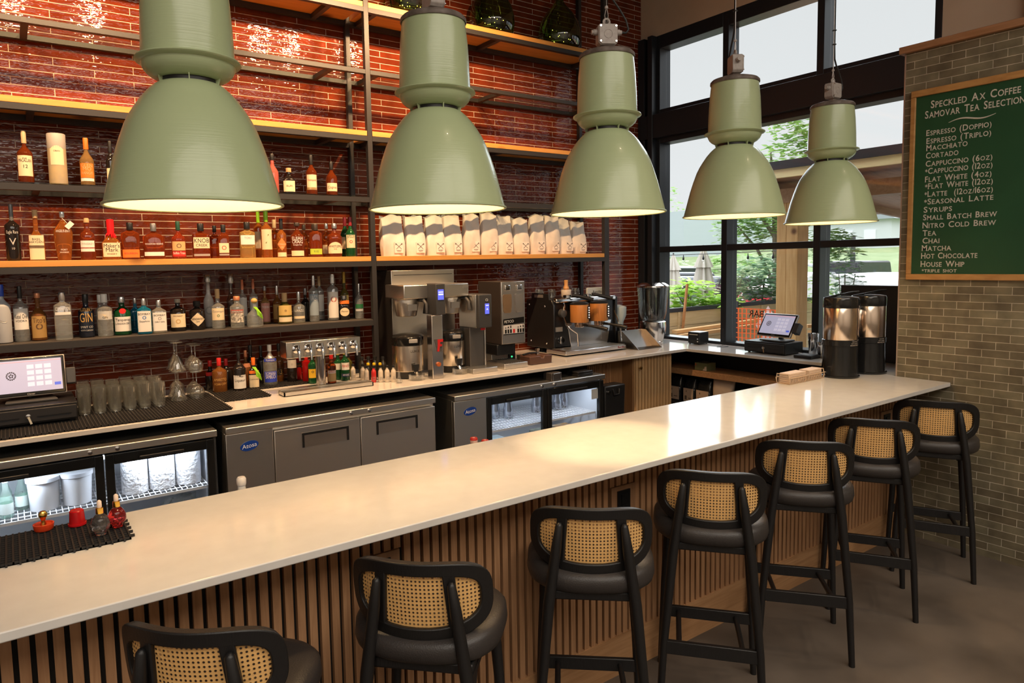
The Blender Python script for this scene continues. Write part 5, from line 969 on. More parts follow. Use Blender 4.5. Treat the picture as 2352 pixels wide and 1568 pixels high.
P(MB().text('Rancilio',.026,lambda u,v:(4.53+u,4.3985,1.094+v)),'lettering',mat('logo_red',(.30,.02,.03),.4),tr_,smooth=0)
m = MB()
for x in (3.99,4.45): m.lathe([(.045,ZC),(.05,ZC+.004),(.035,1.085)],16,c=(x,4.5,0)); m.lathe([(.045,ZC),(.05,ZC+.004),(.035,1.11)],16,c=(x,4.86,0))
for x in (3.99,4.45):
    for y in (4.5,4.86): P(MB().lathe([(.045,ZC),(.05,ZC+.004),(.035,1.12 if y > 4.6 else 1.084)],16,c=(x,y,0)),'foot',BLACK)
GW = wood('group_wood',(.52,.22,.06),(.42,.16,.04),.35,(6,6,.8),6)
for x in (4.145,4.382):
    g_ = P(MB().lathe([(.080,1.345),(.082,1.35),(.082,1.50),(.080,1.505)],32,c=(x,4.53,0)),'group_head',GW)
    P(MB().lathe([(.083,1.503),(.084,1.512),(.06,1.525)],28,c=(x,4.53,0)),'group_cap',BLACK,g_)
    P(MB().box(x+.022,x+.046,4.443,4.456,1.375,1.49),'button_strip',BLACK,g_,bevel=.006)
    for k in range(5): P(MB().cyl((x+.034,4.440,1.39+k*.021),(x+.034,4.443,1.39+k*.021),.0055,None,10),'button',mat('button_glow',(.9,.9,.9),.4,emit=(1,.97,.92),es=.9),g_)
    P(MB().lathe([(.036,1.30),(.043,1.305),(.046,1.345)],24,c=(x,4.53,0)),'group_collar',mat('copper_chrome',(.75,.52,.38),.15,1),g_)
    P(MB().tube([(x+.03,4.50,1.318),(x+.06,4.44,1.312),(x+.10,4.36,1.298),(x+.125,4.31,1.285)],[.012,.012,.018,.019],12),'portafilter_handle',BLACK,g_)
    P(MB().tube([(x-.06,4.56,1.585),(x-.02,4.53,1.578),(x+.05,4.47,1.555),(x+.085,4.44,1.545)],[.014,.014,.018,.017],12),'spare_handle',BLACK)
    P(MB().lathe([(.030,1.558),(.036,1.562),(.036,1.585),(.030,1.588)],20,c=(x-.08,4.60,0)),'spare_basket',CHROME)
P(MB().lathe([(.034,0),(.038,.005),(.036,.04),(.02,.05)],20).xf(Matrix.Translation((3.99,4.60,1.43)) @ Matrix.Rotation(pi/2,4,'X')),'steam_knob',DARK)
P(MB().tube([(3.99,4.565,1.45),(3.985,4.55,1.49),(3.98,4.545,1.52)],[.008,.009,.006],8),'knob_lever',CHROME)
P(MB().tube([(3.99,4.57,1.40),(3.99,4.53,1.33),(4.03,4.50,1.285),(4.075,4.48,1.25),(4.08,4.475,1.14)],.007,8),'steam_wand',CHROME)
P(MB().tube([(4.62,4.57,1.42),(4.62,4.53,1.34),(4.62,4.50,1.27),(4.62,4.48,1.14)],.007,8),'steam_wand',CHROME)
P(MB().cyl((3.99,4.612,1.19),(3.99,4.59,1.19),.034,.034,20),'gauge',CHROME)
P(MB().box(3.94,4.02,4.614,4.62,1.265,1.305),'spec_plate',mat('spec_grey',(.33,.32,.31),.4,.5),smooth=0)
P(MB().box(4.42,4.665,4.72,4.74,1.56,1.635),'top_badge',mat('pale_badge',(.52,.56,.55),.35),bevel=.004)
P(MB().text('Rancilio',.036,lambda u,v:(4.545+u,4.7185,1.583+v)),'top_lettering',BLACK,smooth=0)
def cup(x, y, z, r, h, label, m_=None, g='glasses and cups on top of the espresso machine'):
    t = thing('glass_cup', label, 'cup', (x,y,z), 0, g)
    MB().lathe([(0,0),(r*.78,0),(r*.86,.006),(r,h),(r*.94,h),(r*.78,.01),(0,.008)],18,cap=False).build('cup_wall',m_ or GLASS,t,smooth=50)
    if not m_: MB().tube([(r*.9,0,h*.8),(r*1.35,0,h*.75),(r*1.35,0,h*.35),(r*.85,0,h*.25)],.004,6).build('cup_handle',GLASS,t)
cs = [(3.955,4.86),(4.02,4.93),(4.09,4.84),(4.40,4.86),(4.33,4.93),(4.26,4.83)]
for k, (x, y) in enumerate(cs): cup(x,y,1.5465,.036,.085,['first','second','third','sixth','fifth','fourth'][k]+' little glass cup from the left on top of the espresso machine')
t, P = kit('pepper_mill','wooden tamper-like grinder standing in a pale cup on the espresso machine','mill',4.16,4.72,1.563)
P(MB().lathe([(.044,1.563),(.046,1.567),(.046,1.625),(.044,1.628)],20,c=(4.16,4.72,0)),'holder_cup',mat('pale_cup',(.58,.50,.42),.5)); P(MB().lathe([(.02,1.628),(.028,1.64),(.017,1.67),(.019,1.71),(.015,1.715)],16,c=(4.16,4.72,0)),'handle',wood('mill_wood',(.66,.36,.14),(.55,.27,.09),.4,(6,6,1),5))
t, P = kit('coffee_mill','small black grinder with glass hopper between the espresso machine and the steel scoop tray','grinder',4.80,4.66)
P(MB().box(4.73,4.84,4.62,4.77,ZC,1.26),'body',EB,bevel=.01); P(MB().lathe([(.05,1.26),(.055,1.30),(.08,1.36),(.082,1.44),(.02,1.46)],20,c=(4.785,4.69,0)),'hopper',mat('hopper_white',(.50,.58,.58),.3)); P(MB().tube([(4.78,4.62,1.20),(4.78,4.59,1.235),(4.78,4.577,1.215),(4.78,4.576,1.15)],.009,8),'spout',CHROME)
# steel scoop tray, wedge sided
t, P = kit('scoop_tray','dark steel open tray with sloping sides at the counter corner','tray',4.82,4.40)
DST = mat('dark_steel',(.24,.22,.20),.30,1)
for x in (4.655,4.965): P(MB().prism([(4.30,ZC),(4.56,ZC),(4.56,1.225),(4.50,1.225)],'x',x-.003,x+.003),'side_wall',DST,smooth=0)
P(MB().box(4.655,4.965,4.555,4.56,ZC,1.225),'back_wall',DST,smooth=0); P(MB().box(4.655,4.965,4.30,4.56,ZC,ZC+.003),'floor_plate',DST,smooth=0)
P(MB().prism([(4.56,1.225),(4.555,1.225),(4.42,ZC+.003),(4.43,ZC+.003)],'x',4.658,4.962),'slope',DST,smooth=0)
# water dispenser with steel lid
t, P = kit('drink_dispenser','clear drink dispenser with chrome lid and base in the window corner','drink dispenser',5.12,4.55)
c = (5.12,4.55,0)
P(MB().lathe([(.098,ZC),(.10,ZC+.025),(.095,ZC+.03),(.095,ZC+.034),(.118,ZC+.10),(.126,ZC+.17),(.122,ZC+.215),(.10,ZC+.225)],36,c=c),'base',mat('brushed_base',(.66,.64,.62),.18,1))
P(MB().lathe([(.095,ZC+.226),(.11,ZC+.24),(.128,ZC+.29),(.140,ZC+.40),(.150,ZC+.545),(.147,ZC+.545),(.136,ZC+.40),(.125,ZC+.29),(.105,ZC+.245),(0,ZC+.235)],36,c=c,cap=False),'jar',glassy('jar_glass',(.93,.94,.93),.10))
P(MB().lathe([(.150,ZC+.546),(.156,ZC+.55),(.154,ZC+.562),(.11,ZC+.59),(.06,ZC+.596),(0,ZC+.597)],12,c=c,cap=False),'lid',mat('copper_chrome_lid',(.72,.66,.62),.12,1))
P(MB().cyl((5.12,4.55,ZC+.236),(5.12,4.55,ZC+.54),.034,.034,16),'ice_core',glassy('core_glass',(.80,.80,.80),.10))
# receipt printer, wire stand, scale, mixing tins
t, P = kit('receipt_printer','black cube-shaped receipt printer by the window','printer',5.40,4.235)
P(MB().box(5.335,5.475,4.17,4.305,ZC+.008,ZC+.118),'case',BLACK,bevel=.008)
P(MB().box(5.331,5.336,4.19,4.285,ZC+.092,ZC+.097),'paper_slot',PAPER,smooth=0)
for z in (.03,.055): P(MB().cyl((5.331,4.19,ZC+z),(5.336,4.19,ZC+z),.006,None,10),'button',WHITE)
for x in (5.35,5.46):
    for y in (4.185,4.29): P(MB().cyl((x,y,ZC),(x,y,ZC+.009),.007),'foot',RUBBER)
t, P = kit('wire_ticket_stand','thin wire stand with a round foot between printer and window post','stand',5.36,3.93)
P(MB().loft([[(5.36+(.05+.002*cos(2*pi*j/6))*cos(2*pi*i/28),3.93+(.05+.002*cos(2*pi*j/6))*sin(2*pi*i/28),ZC+.006+.002*sin(2*pi*j/6)) for j in range(6)] for i in range(28)],cap=False,close=True),'ring_foot',BLKMET)
P(MB().tube([(5.31,3.93,ZC+.006),(5.36,3.93,ZC+.012),(5.36,3.93,ZC+.17)],.002,6),'rod',BLKMET)
t, P = kit('digital_scale','flat black scale in front of the mixing tins','scale',5.27,3.065)
P(MB().box(5.20,5.34,2.99,3.14,ZC,ZC+.024),'body',BLACK,bevel=.004); P(MB().box(5.21,5.33,3.0,3.13,ZC+.024,ZC+.028),'plate',DARK,bevel=.002)
for k, (x, y, h, lb) in enumerate([(5.42,3.10,.185,'tall polished cocktail tin left of the urns'),(5.455,2.985,.13,'short polished cocktail tin right beside the tall tin'),(5.375,3.005,.12,'low polished cocktail tin in front of the tall tin')]):
    t = thing('cocktail_tin', lb, 'cocktail tin', (x,y,ZC), 0, 'cocktail tins by the window'); MB().lathe([(0,.003),(.028,0),(.031,.004),(.043,h),(.041,h),(.029,.01),(0,.008)],24,cap=False).build('cup',CHROME,t,smooth=50)
t, P = kit('chrome_faucet','small chrome faucet by the window right of the register','faucet',5.40,2.93)
P(MB().tube([(5.38,2.92,ZC),(5.38,2.92,ZC+.15),(5.36,2.92,ZC+.19),(5.32,2.925,ZC+.18),(5.30,2.93,ZC+.15)],.011,10),'spout',CHROME); P(MB().tube([(5.38,2.915,ZC+.14),(5.385,2.905,ZC+.20),(5.39,2.90,ZC+.25)],[.008,.010,.012],8),'lever',BLACK)
# insulated coffee urns on the bar end
URN = mat('urn_steel',(.78,.63,.50),.19,1)
def urn(label, x, y, r, rot):
    t = thing('coffee_urn', label, 'coffee urn', (x,y,1.0705), rot, 'tall coffee urns at the end of the bar')
    MB().lathe([(r*1.08,0),(r*1.10,.004),(r*1.10,.012),(r*.98,.018),(0,.018)],40,cap=False).build('foot_disc',BLKGLOSS,t)
    n = 30; m = MB(); rings = []
    for z, k in ((.016,1.02),(.12,.97),(.215,.95)):
        rings.append([(r*k*cos(a),r*k*sin(a)) + (z,) for a in [radians(-52)+radians(284)*i/n for i in range(n+1)]]+[(r*(k-.14)*cos(a),r*(k-.14)*sin(a),z) for a in [radians(-52)+radians(284)*i/n for i in range(n,-1,-1)]])
    m.loft(rings); m.xf(Matrix.Rotation(-pi/2+radians(-90),4,'Z')); m.build('skirt',BLKGLOSS,t,smooth=50)
    MB().lathe([(r*.97,.213),(r*1.0,.216),(r*1.0,.252),(r*.97,.255)],40).build('band',BLKGLOSS,t)
    MB().lathe([(r*.955,.254),(r*.965,.256),(r*.965,.468),(r*.955,.470)],48).build('body',URN,t)
    MB().lathe([(r*.98,.469),(r*.99,.472),(r*.985,.530),(r*.95,.538),(r*.6,.545),(0,.546)],40,cap=False).build('lid',BLKGLOSS,t)
    MB().tube([(-r*.9,-r*.2,.538),(-r*.3,-r*.25,.552),(r*.5,-r*.1,.572),(r*.95,0,.578)],[.008,.010,.010,.007],8,flat=.6).build('lid_handle',BLKGLOSS,t)
    MB().tube([(0,-r*.72,.21),(0,-r*.76,.16),(0,-r*.76,.135)],[.018,.016,.011],12).build('faucet',BLACK,t)
    m = MB()
    for k in range(3):
        vs, fs, _ = text_geo(('CAUTION','HOT LIQUID','BREWED FRESH')[k],.010,'CENTER'); a0 = .75
        m.add([(r*1.004*sin(a0+u/r),-r*1.004*cos(a0+u/r),.242-.012*k+v) for u,v in vs],fs)
    m.build('lettering',mat('pale_lettering',(.45,.38,.32),.5),t,smooth=0,recalc=False)
    return t
urn('front coffee urn with copper-toned body on the bar end',4.625,2.455,.112,-.95)
urn('rear coffee urn half hidden behind the front one',4.925,2.42,.112,-1.0)
t, P = kit('urn_drip_tray','flat black tray with a chrome rail under the urns','tray',4.50,2.56,1.0705)
P(MB().box(4.39,4.495,2.50,2.575,1.0705,1.082),'tray',BLACK,bevel=.003); P(MB().tube([(4.40,2.57,1.08),(4.39,2.57,1.115),(4.44,2.57,1.118),(4.49,2.57,1.08)],.004,6),'rail',CHROME)
t, P = kit('sugar_basket','pale wire basket holding paper packets at the back edge of the bar','basket',4.27,2.54,1.0705)
BW = mat('basket_tan',(.50,.36,.24),.6)
m = MB()
def P2(u, v, w): return (4.07+u*.42, 2.475+v*.095+.005, 1.0705+w)
m = MB(); m.box(4.075,4.475,2.48,2.57,1.0705,1.074)
for i in range(27):
    x = 4.075+i*.0154; m.bar((x,2.48,1.0725),(x+(.01 if i%2 else -.01),2.476,1.112),.005,.003,(0,1,0)); m.bar((x,2.57,1.0725),(x+(.01 if i%2 else -.01),2.574,1.112),.005,.003,(0,1,0))
for y in (2.474,2.574): m.bar((4.07,y,1.113),(4.48,y,1.113),.005,.005)
P(m,'woven_wall',BW,smooth=0)
for x in (4.07,4.478): P(MB().tube([(x,2.478,1.09),(x-.006,2.485,1.135),(x-.006,2.565,1.135),(x,2.572,1.09)],.004,6),'end_loop',BW)
for k, (x0, x1) in enumerate(((4.085,4.27),(4.31,4.46))):
    t = thing('paper_packets',['left stack of paper packets in the wire basket','right stack of paper packets in the wire basket'][k],'packets',((x0+x1)/2,2.525,1.0745),0,'paper packets in the wire basket')
    for q in range(5): MB().box(-(x1-x0)/2,(x1-x0)/2,-.038+.0005*q,.038-.0005*q,q*.013,q*.013+.012).build('packet',mat('packet_tan',(.62,.46,.34),.7),t,bevel=.002)
# ------------------------------------------------------------ coffee bags, jugs
BAGM = mottled('bag_paper',(.62,.56,.50),(.72,.67,.61),9,.62,.25,4); BAGI = mat('bag_lining',(.22,.24,.27),.4)
def bag(x, w, h, k, label):
    rr = random.Random(40+k); y = 4.835
    t = thing('coffee_bag', label, 'coffee bag', (x,y,1.9525), -atan2(x,y)*.22, 'white coffee bags on the right honey board')
    D = .11; w *= .95; rings = []; n = 28; hb = h*.955
    ph = [rr.uniform(0,6) for _ in range(4)]; tilt = rr.uniform(-.05,.05); lean = rr.uniform(-.015,.02)
    for i in range(12):
        f = i/11; z = hb*f
        hw = w/2*(.93+.07*sin(pi*min(1,f*1.6)))*(1-.04*f); hd = D/2*(1-.82*max(0,f-.30)/.70) if f > .3 else D/2*(.9+.1*min(1,f/.15))
        ring = []
        for j in range(n):
            a = 2*pi*j/n; ca, sa = cos(a), sin(a); ex = 5; q = (abs(ca)**ex+abs(sa)**ex)**(-1/ex)
            wob = .006*sin(3*a+ph[0]+5*f)+.005*sin(5*a+ph[1]-7*f)
            crease = -.008*max(0,sin(9*f+ph[2]+ca*3))*(1 if .4 < f < .9 else 0)
            ring.append((ca*q*(hw+wob*.5), sa*q*(hd)+wob*(.3+.7*f)+crease*(1 if sa < 0 else 0)+lean*f*2, z+(tilt*ca*q*hw*2+.012*sin(4*ca+ph[3]))*max(0,f-.5)*2))
        rings.append(ring)
    MB().loft(rings,cap=True).build('bag_body',BAGM,t,smooth=32)
    top = rings[-1]; m = MB(); K = 8
    back = [(-w*.46+w*.92*i/K, lean*2+.016, hb-.012+tilt*(-w*.46+w*.92*i/K)*2) for i in range(K+1)]
    upb = [(p[0]*(.97),p[1]+.012+.006*sin(i*1.3+ph[1]),p[2]+h*.065+.010*sin(i*1.1+ph[0])) for i,p in enumerate(back)]
    m.loft([[tuple(p) for p in back]+[(p[0],p[1]+.003,p[2]) for p in back[::-1]],[tuple(p) for p in upb]+[(p[0],p[1]+.003,p[2]) for p in upb[::-1]]])
    m.build('folded_top',BAGI,t,smooth=0)
    fy = -D/2-.0035
    lb_ = MB(); cx = w*.16; cz = h*.20; lb_.box(cx-.036,cx+.036,fy-.002,fy+.004,cz-.042,cz+.042); lb_ = lb_.build('sticker',mat('bag_sticker',(.72,.68,.64),.7),t,smooth=0)
    m = MB()
    for s in (-1,1):
        m.bar((cx-s*.022,fy-.003,cz-.012),(cx+s*.020,fy-.003,cz+.026),.0032,.001,(0,1,0)); m.prism([(cx+s*.016,cz+.024),(cx+s*.028,cz+.020),(cx+s*.029,cz+.034),(cx+s*.020,cz+.031)],'y',fy-.0035,fy-.002)
    m.box(cx-.02,cx+.02,fy-.0035,fy-.002,cz-.024,cz-.021); m.box(cx-.014,cx+.014,fy-.0035,fy-.002,cz-.031,cz-.029)
    m.build('crossed_axes_print',mat('print_ink',(.16,.14,.13),.7),lb_,smooth=0)
    return t
BW_ = ['first','second','third','fourth','fifth','sixth','seventh','eighth','ninth','tenth','eleventh','last']
for k, (x, w, h) in enumerate([(2.476,.205,.324),(2.672,.182,.321),(2.856,.178,.329),(3.026,.175,.333),(3.202,.163,.348),(3.378,.172,.36),(3.548,.170,.341),(3.725,.172,.325),(3.905,.168,.357),(4.075,.165,.348),(4.241,.160,.335),(4.408,.165,.30)]):
    bag(x,w,h,k,'white coffee bag with crossed axes, %s from the left of the twelve' % BW_[k])
JUG = glassy('green_jug_glass',(.36,.50,.16),.20); FAIRY = mat('fairy_light',(1,.8,.4),.4,emit=(1,.72,.25),es=9)
for k, x in enumerate((2.70,3.48,4.225)):
    t = thing('demijohn',['green glass demijohn on the top board, nearest the steel post','green glass demijohn on the top board, middle of three','green glass demijohn at the right end of the top board'][k],'glass jug',(x,4.85,3.768),k*1.0,'green demijohns on the top board')
    MB().lathe([(0,.012),(.12,.004),(.15,.004),(.178,.04),(.192,.11),(.190,.17),(.170,.25),(.125,.33),(.07,.39),(.042,.43),(.038,.50),(.045,.505),(.045,.52),(.036,.52)],40,cap=False).build('glass',JUG,t,smooth=60)
    for q in range(12):
        a = q*2.4; rr = .05+.06*((q*37) % 10)/10; MB().ball((rr*cos(a),rr*sin(a),.05+.011*q),.0032,6,4).build('fairy_light',FAIRY,t)
    MB().tube([((.05+.06*((q*37) % 10)/10)*cos(q*2.4),(.05+.06*((q*37) % 10)/10)*sin(q*2.4),.05+.011*q) for q in range(12)],.0008,4).build('light_wire',mat('copper_wire',(.5,.3,.15),.4,1),t)
# ------------------------------------------------------------ small things on the bar top and below the counters
t, P = kit('wax_stamp','red stamp with brass knob handle on the left bar mat','stamp',.045,2.53,1.083)
P(MB().lathe([(.024,1.083),(.027,1.087),(.029,1.103),(.026,1.103),(.024,1.099),(0,1.099)],28,c=(.045,2.53,0),cap=False),'stamp_body',mat('orange_red_plastic',(.62,.05,.012),.35)); P(MB().lathe([(.009,1.099),(.006,1.112),(.008,1.120),(.012,1.126),(.013,1.134),(.008,1.142),(0,1.144)],20,c=(.045,2.53,0),cap=False),'brass_handle',mat('polished_brass',(.80,.50,.12),.2,1))
t, P = kit('red_cap','glossy red upturned plastic cap on the left bar mat','cap',.135,2.515,1.083)
P(MB().lathe([(.026,1.083),(.026,1.089),(.023,1.089),(.0205,1.128),(.017,1.131),(0,1.130)],28,c=(.135,2.515,0),cap=False),'cap_shell',mat('glossy_red',(.42,.008,.010),.2))
def skull(x, y, col, label, s=1.):
    t = thing('skull_dropper_bottle', label, 'dropper bottle', (x,y,1.083), -.2)
    m = MB(); rings = []; n = 20
    for i in range(11):
        v = i/10; z = .062*v*s
        rr = (.013+.014*sin(pi*min(1,v*.95+.05))**.8)*s if v > .28 else (.015+.012*v)*s
        ring = []
        for j in range(n):
            a = 2*pi*j/n; r = rr; fx = cos(a); fy = sin(a)
            q = r
            for ex_ in (-.55,.55):   # eye sockets, nose, jaw
                da = (a+pi/2-ex_+pi) % (2*pi)-pi; q -= .0065*s*math.exp(-(da/.26)**2-((v-.52)/.13)**2)
            da = (a+pi/2+pi) % (2*pi)-pi; q -= .004*s*math.exp(-(da/.14)**2-((v-.36)/.07)**2); q -= .0022*s*(1 if (int(j) % 2 and abs(da) < .7 and v < .24) else 0)
            ring.append((q*fx,q*fy*1.12,z))
        rings.append(ring)
    m.loft(rings); m.build('skull_glass',col,t,smooth=70)
    MB().lathe([(.008,.058*s),(.008,.066*s),(0,.066*s)],14,cap=False).build('neck',GLASS,t)
    MB().lathe([(.0105,.066*s),(.0108,.067*s),(.0105,.083*s),(.007,.0845*s)],16).build('gold_collar',mat('gold_collar',(.85,.52,.10),.2,1),t)
    MB().lathe([(.0065,.084*s),(.007,.090*s),(.0065,.103*s),(.003,.107*s),(0,.108*s)],14,cap=False).build('rubber_bulb',mat('cream_rubber',(.72,.56,.46),.5),t)
skull(.188,2.375,mat('smoky_skull_glass',(.35,.32,.31),.04,trans=.9,ior=1.35),'clear skull-shaped dropper bottle with dark liquid, gold collar, on the bar mat')
skull(.238,2.415,mat('red_skull_glass',(.85,.06,.06),.04,trans=.9,ior=1.35),'skull-shaped dropper bottle filled with red liquid, on the bar mat',.98)
ld = tag(MB().box(-.2,2.6,2.60,2.80,.70,.725).build('speed_rail_shelf', STEEL), 'steel ledge on the service side of the bar, bottle necks show above it', 'ledge')
for k, (x, y, lb, c1) in enumerate([(1.815,2.745,'bottle behind the bar whose pink cork shows above the bar edge, left of two',(.70,.45,.36)),(1.85,2.70,'bottle behind the bar whose red-rimmed cork barely shows, right of two',(.68,.40,.32)),(.715,2.765,'white rounded bottle top peeking over the bar edge above the solid door fridge',(.80,.72,.64))]):
    h = (1.045,1.037,1.062)[k]-.727
    t = thing('bottle', lb, 'bottle', (x,y,.727), 0, 'bottles on the service ledge')
    MB().lathe([(0,.003),(.036,0),(.038,.005),(.038,h*.55),(.016,h*.75),(.015,h*.93),(0,h*.93)],20,cap=False).build('glass',GC['dkamber'] if k < 2 else mat('white_bottle',(.7,.66,.6),.4),t)
    MB().lathe([(.017,h*.90),(.0185,h*.92),(.0185,h-.008),(.014,h-.001),(0,h)],16,cap=False).build('cork',mat('cork_%d' % k,c1,.6),t)
    if k < 2: MB().lathe([(.0188,h-.012),(.0192,h-.006),(.0165,h-.0005)],16).build('red_rim',mat('cork_red',(.5,.03,.02),.5),t)
# fridge contents
def pail(x, y, z, r0, r1, h, m_, label, name='ice_cream_tub', cat='tub', group=None, lid=True):
    t = thing(name, label, cat, (x,y,z), 0, group)
    MB().lathe([(0,.003),(r0,0),(r0+.001,.004),(r1,h),(0,h)],32,cap=False).build('tub',m_,t,smooth=40)
    if lid: MB().lathe([(r1+.002,h-.018),(r1+.005,h-.016),(r1+.005,h+.004),(r1-.004,h+.006),(0,h+.006)],32,cap=False).build('lid',m_,t,smooth=40)
TUB = mat('white_tub',(.72,.73,.76),.4)
pail(.087,4.20,.6603,.064,.074,.165,TUB,'left white tub inside the left glass door fridge',group='white tubs in the left fridge')
pail(.235,4.20,.6603,.064,.074,.165,TUB,'right white tub inside the left glass door fridge',group='white tubs in the left fridge')
RL = mat('paper_towel',(.80,.80,.82),.85,bump=(55,.9))
for k, (x, lb) in enumerate(((.512,'left paper roll in the left fridge'),(.652,'middle paper roll in the left fridge'),(.792,'right paper roll in the left fridge, by the hinge side'))):
    t = thing('paper_roll', lb, 'paper roll', (x,4.20,.6603), 0, 'paper rolls in the left fridge')
    MB().lathe([(.018,0),(.066,0),(.067,.004),(.067,.215),(.066,.219),(.018,.219)],32,cap=False).build('paper',RL,t,smooth=40); MB().lathe([(.018,0),(.0175,.215),(.016,.215),(.016,0)],16,cap=False).build('core',mat('card_core',(.4,.3,.2),.8),t)
GB = glassy('pale_green_glass',(.72,.86,.80),.2,.10)
for k, (x, y) in enumerate([(-.075,4.16),(-.01,4.26),(-.08,4.30),(-.15,4.18),(-.16,4.32)]):
    t = thing('soda_bottle',['pale green bottle at the glass of the left fridge, nearest the door','pale green bottle next to the left tub, behind','pale green bottle at the back beside the tub','pale green bottle at the picture edge in the left fridge','pale green bottle at the back by the picture edge'][k],'bottle',(x,y,.6603),0,'pale green bottles in the left fridge')
    MB().lathe([(0,.003),(.028,0),(.030,.005),(.030,.09),(.013,.145),(.012,.185),(0,.185)],18,cap=False).build('glass',GB,t); MB().lathe([(.014,.18),(.014,.192),(0,.193)],12,cap=False).build('cap',mat('pale_cap',(.6,.65,.62),.4),t); MB().lathe([(.0305,.02),(.0305,.075)],18,cap=False).build('paper_label',lm((.55,.62,.58)),t)
pail(.56,4.16,.4043,.062,.070,.09,glassy('deli_plastic',(.80,.84,.84),.2,.25),'round deli container with green contents on the lower shelf of the left fridge','deli_container','food container')
t, P = kit('produce_bag','crumpled clear produce bag on the lower fridge shelf','bag',.76,4.30,.4043)
m = MB(); rb = random.Random(5); m.loft([[((.10+.03*sin(5*a+z*40))*cos(a)*(1-.5*abs(z-.06)*6)+.76,(.07+.02*sin(4*a+2))*sin(a)*(1-.5*abs(z-.06)*6)+4.30,.4043+z+.006*sin(6*a)) for a in [2*pi*j/24 for j in range(24)]] for z in (0.008,.04,.08,.12,.15)]); P(m,'plastic',glassy('bag_plastic',(.88,.90,.90),.2,.22))
PIT = mat('pitcher_steel',(.55,.56,.60),.22,1)
for k, (x, y) in enumerate([(3.80,4.36),(3.70,4.33),(3.60,4.33),(3.50,4.36),(3.20,4.34),(3.115,4.40)]):
    t = thing('steel_pitcher',['steel milk pitcher farthest right in the glass fridge','second steel pitcher from the right in the glass fridge','third steel pitcher from the right in the glass fridge','steel pitcher beside the middle post of the glass fridge, right door','steel pitcher behind the left glass door, by the middle post','steel pitcher at the back behind the left glass door'][k],'pitcher',(x,y,.6603),.6,'steel pitchers in the right fridge')
    MB().lathe([(0,.003),(.037,0),(.039,.004),(.039,.07),(.031,.10),(.033,.125),(.031,.125),(.029,.10),(.037,.07),(.036,.008),(0,.007)],20,cap=False).build('body',PIT,t); MB().tube([(.03,0,.115),(.06,0,.11),(.062,0,.05),(.038,0,.03)],.004,6).build('handle',PIT,t)
t, P = kit('paper_notice','small white notice stuck inside the right fridge door','notice',3.84,4.03,.80); P(MB().box(3.80,3.87,4.018,4.0195,.775,.855),'sheet',PAPER,smooth=0)
for k, (x, w_, c_, lb) in enumerate([(3.50,.18,(.10,.13,.08),'dark green carton on the lower shelf of the right fridge'),(3.72,.16,(.55,.25,.05),'orange fruit carton on the lower shelf of the right fridge')]):
    t, P = kit('carton',lb,'carton',x,4.25,.4043); P(MB().box(x-w_/2,x+w_/2,4.16,4.34,.4043,.53),'box',mottled('carton_print_%d' % k,c_,(.40,.40,.36),22,.6),bevel=.003)
for k in range(3):
    t, P = kit('plastic_bag',['lowest','middle','topmost'][k]+' pale blue folded packet behind the left glass door of the right fridge','packet',2.98,4.22,.4043+k*.05); P(MB().box(2.88,3.08,4.14,4.32,.4043+k*.05,.448+k*.05),'packet',mat('pale_blue_plastic',(.42,.50,.52),.25),bevel=.012)
# on top of the right fridge
t, P = kit('napkin_dispenser','dark metal napkin dispenser on top of the right fridge','napkin dispenser',3.44,4.07,.972)
P(MB().box(3.385,3.49,4.02,4.12,.972,1.03),'case',mat('dark_case',(.10,.09,.085),.3,.5),bevel=.004); P(MB().tube([(3.40,4.015,.975),(3.40,4.015,1.028),(3.475,4.015,1.028),(3.475,4.015,.975)],.003,6),'wire_face',CHROME)
for k in range(2):
    t, P = kit('black_tray',['lower flat black tray on the right fridge','upper flat black tray on the right fridge'][k],'tray',3.74,4.08,.972+k*.0205,'black trays on the right fridge'); P(MB().box(3.66,3.82,4.02,4.15,.972+k*.0205,.99+k*.0205),'tray',BLACK,bevel=.004)
t, P = kit('trash_bin','black trash bin with handle cut-out beside the right fridge','bin',4.08,4.12,0)
P(MB().loft([[(3.965,4.03,.002),(4.165,4.03,.002),(4.165,4.14,.002),(3.965,4.14,.002)],[(3.945,4.015,.86),(4.185,4.015,.86),(4.185,4.145,.86),(3.945,4.145,.86)]]),'bin_body',mat('bin_black',(.015,.015,.016),.3),bevel=.012); P(MB().tube([(4.03,4.008,.83),(4.04,4.0,.785),(4.09,4.0,.785),(4.10,4.008,.83)],.008,8),'handle',BLACK); P(MB().cyl((3.985,4.014,.81),(3.985,4.000,.81),.012,None,12),'pivot',CHROME)
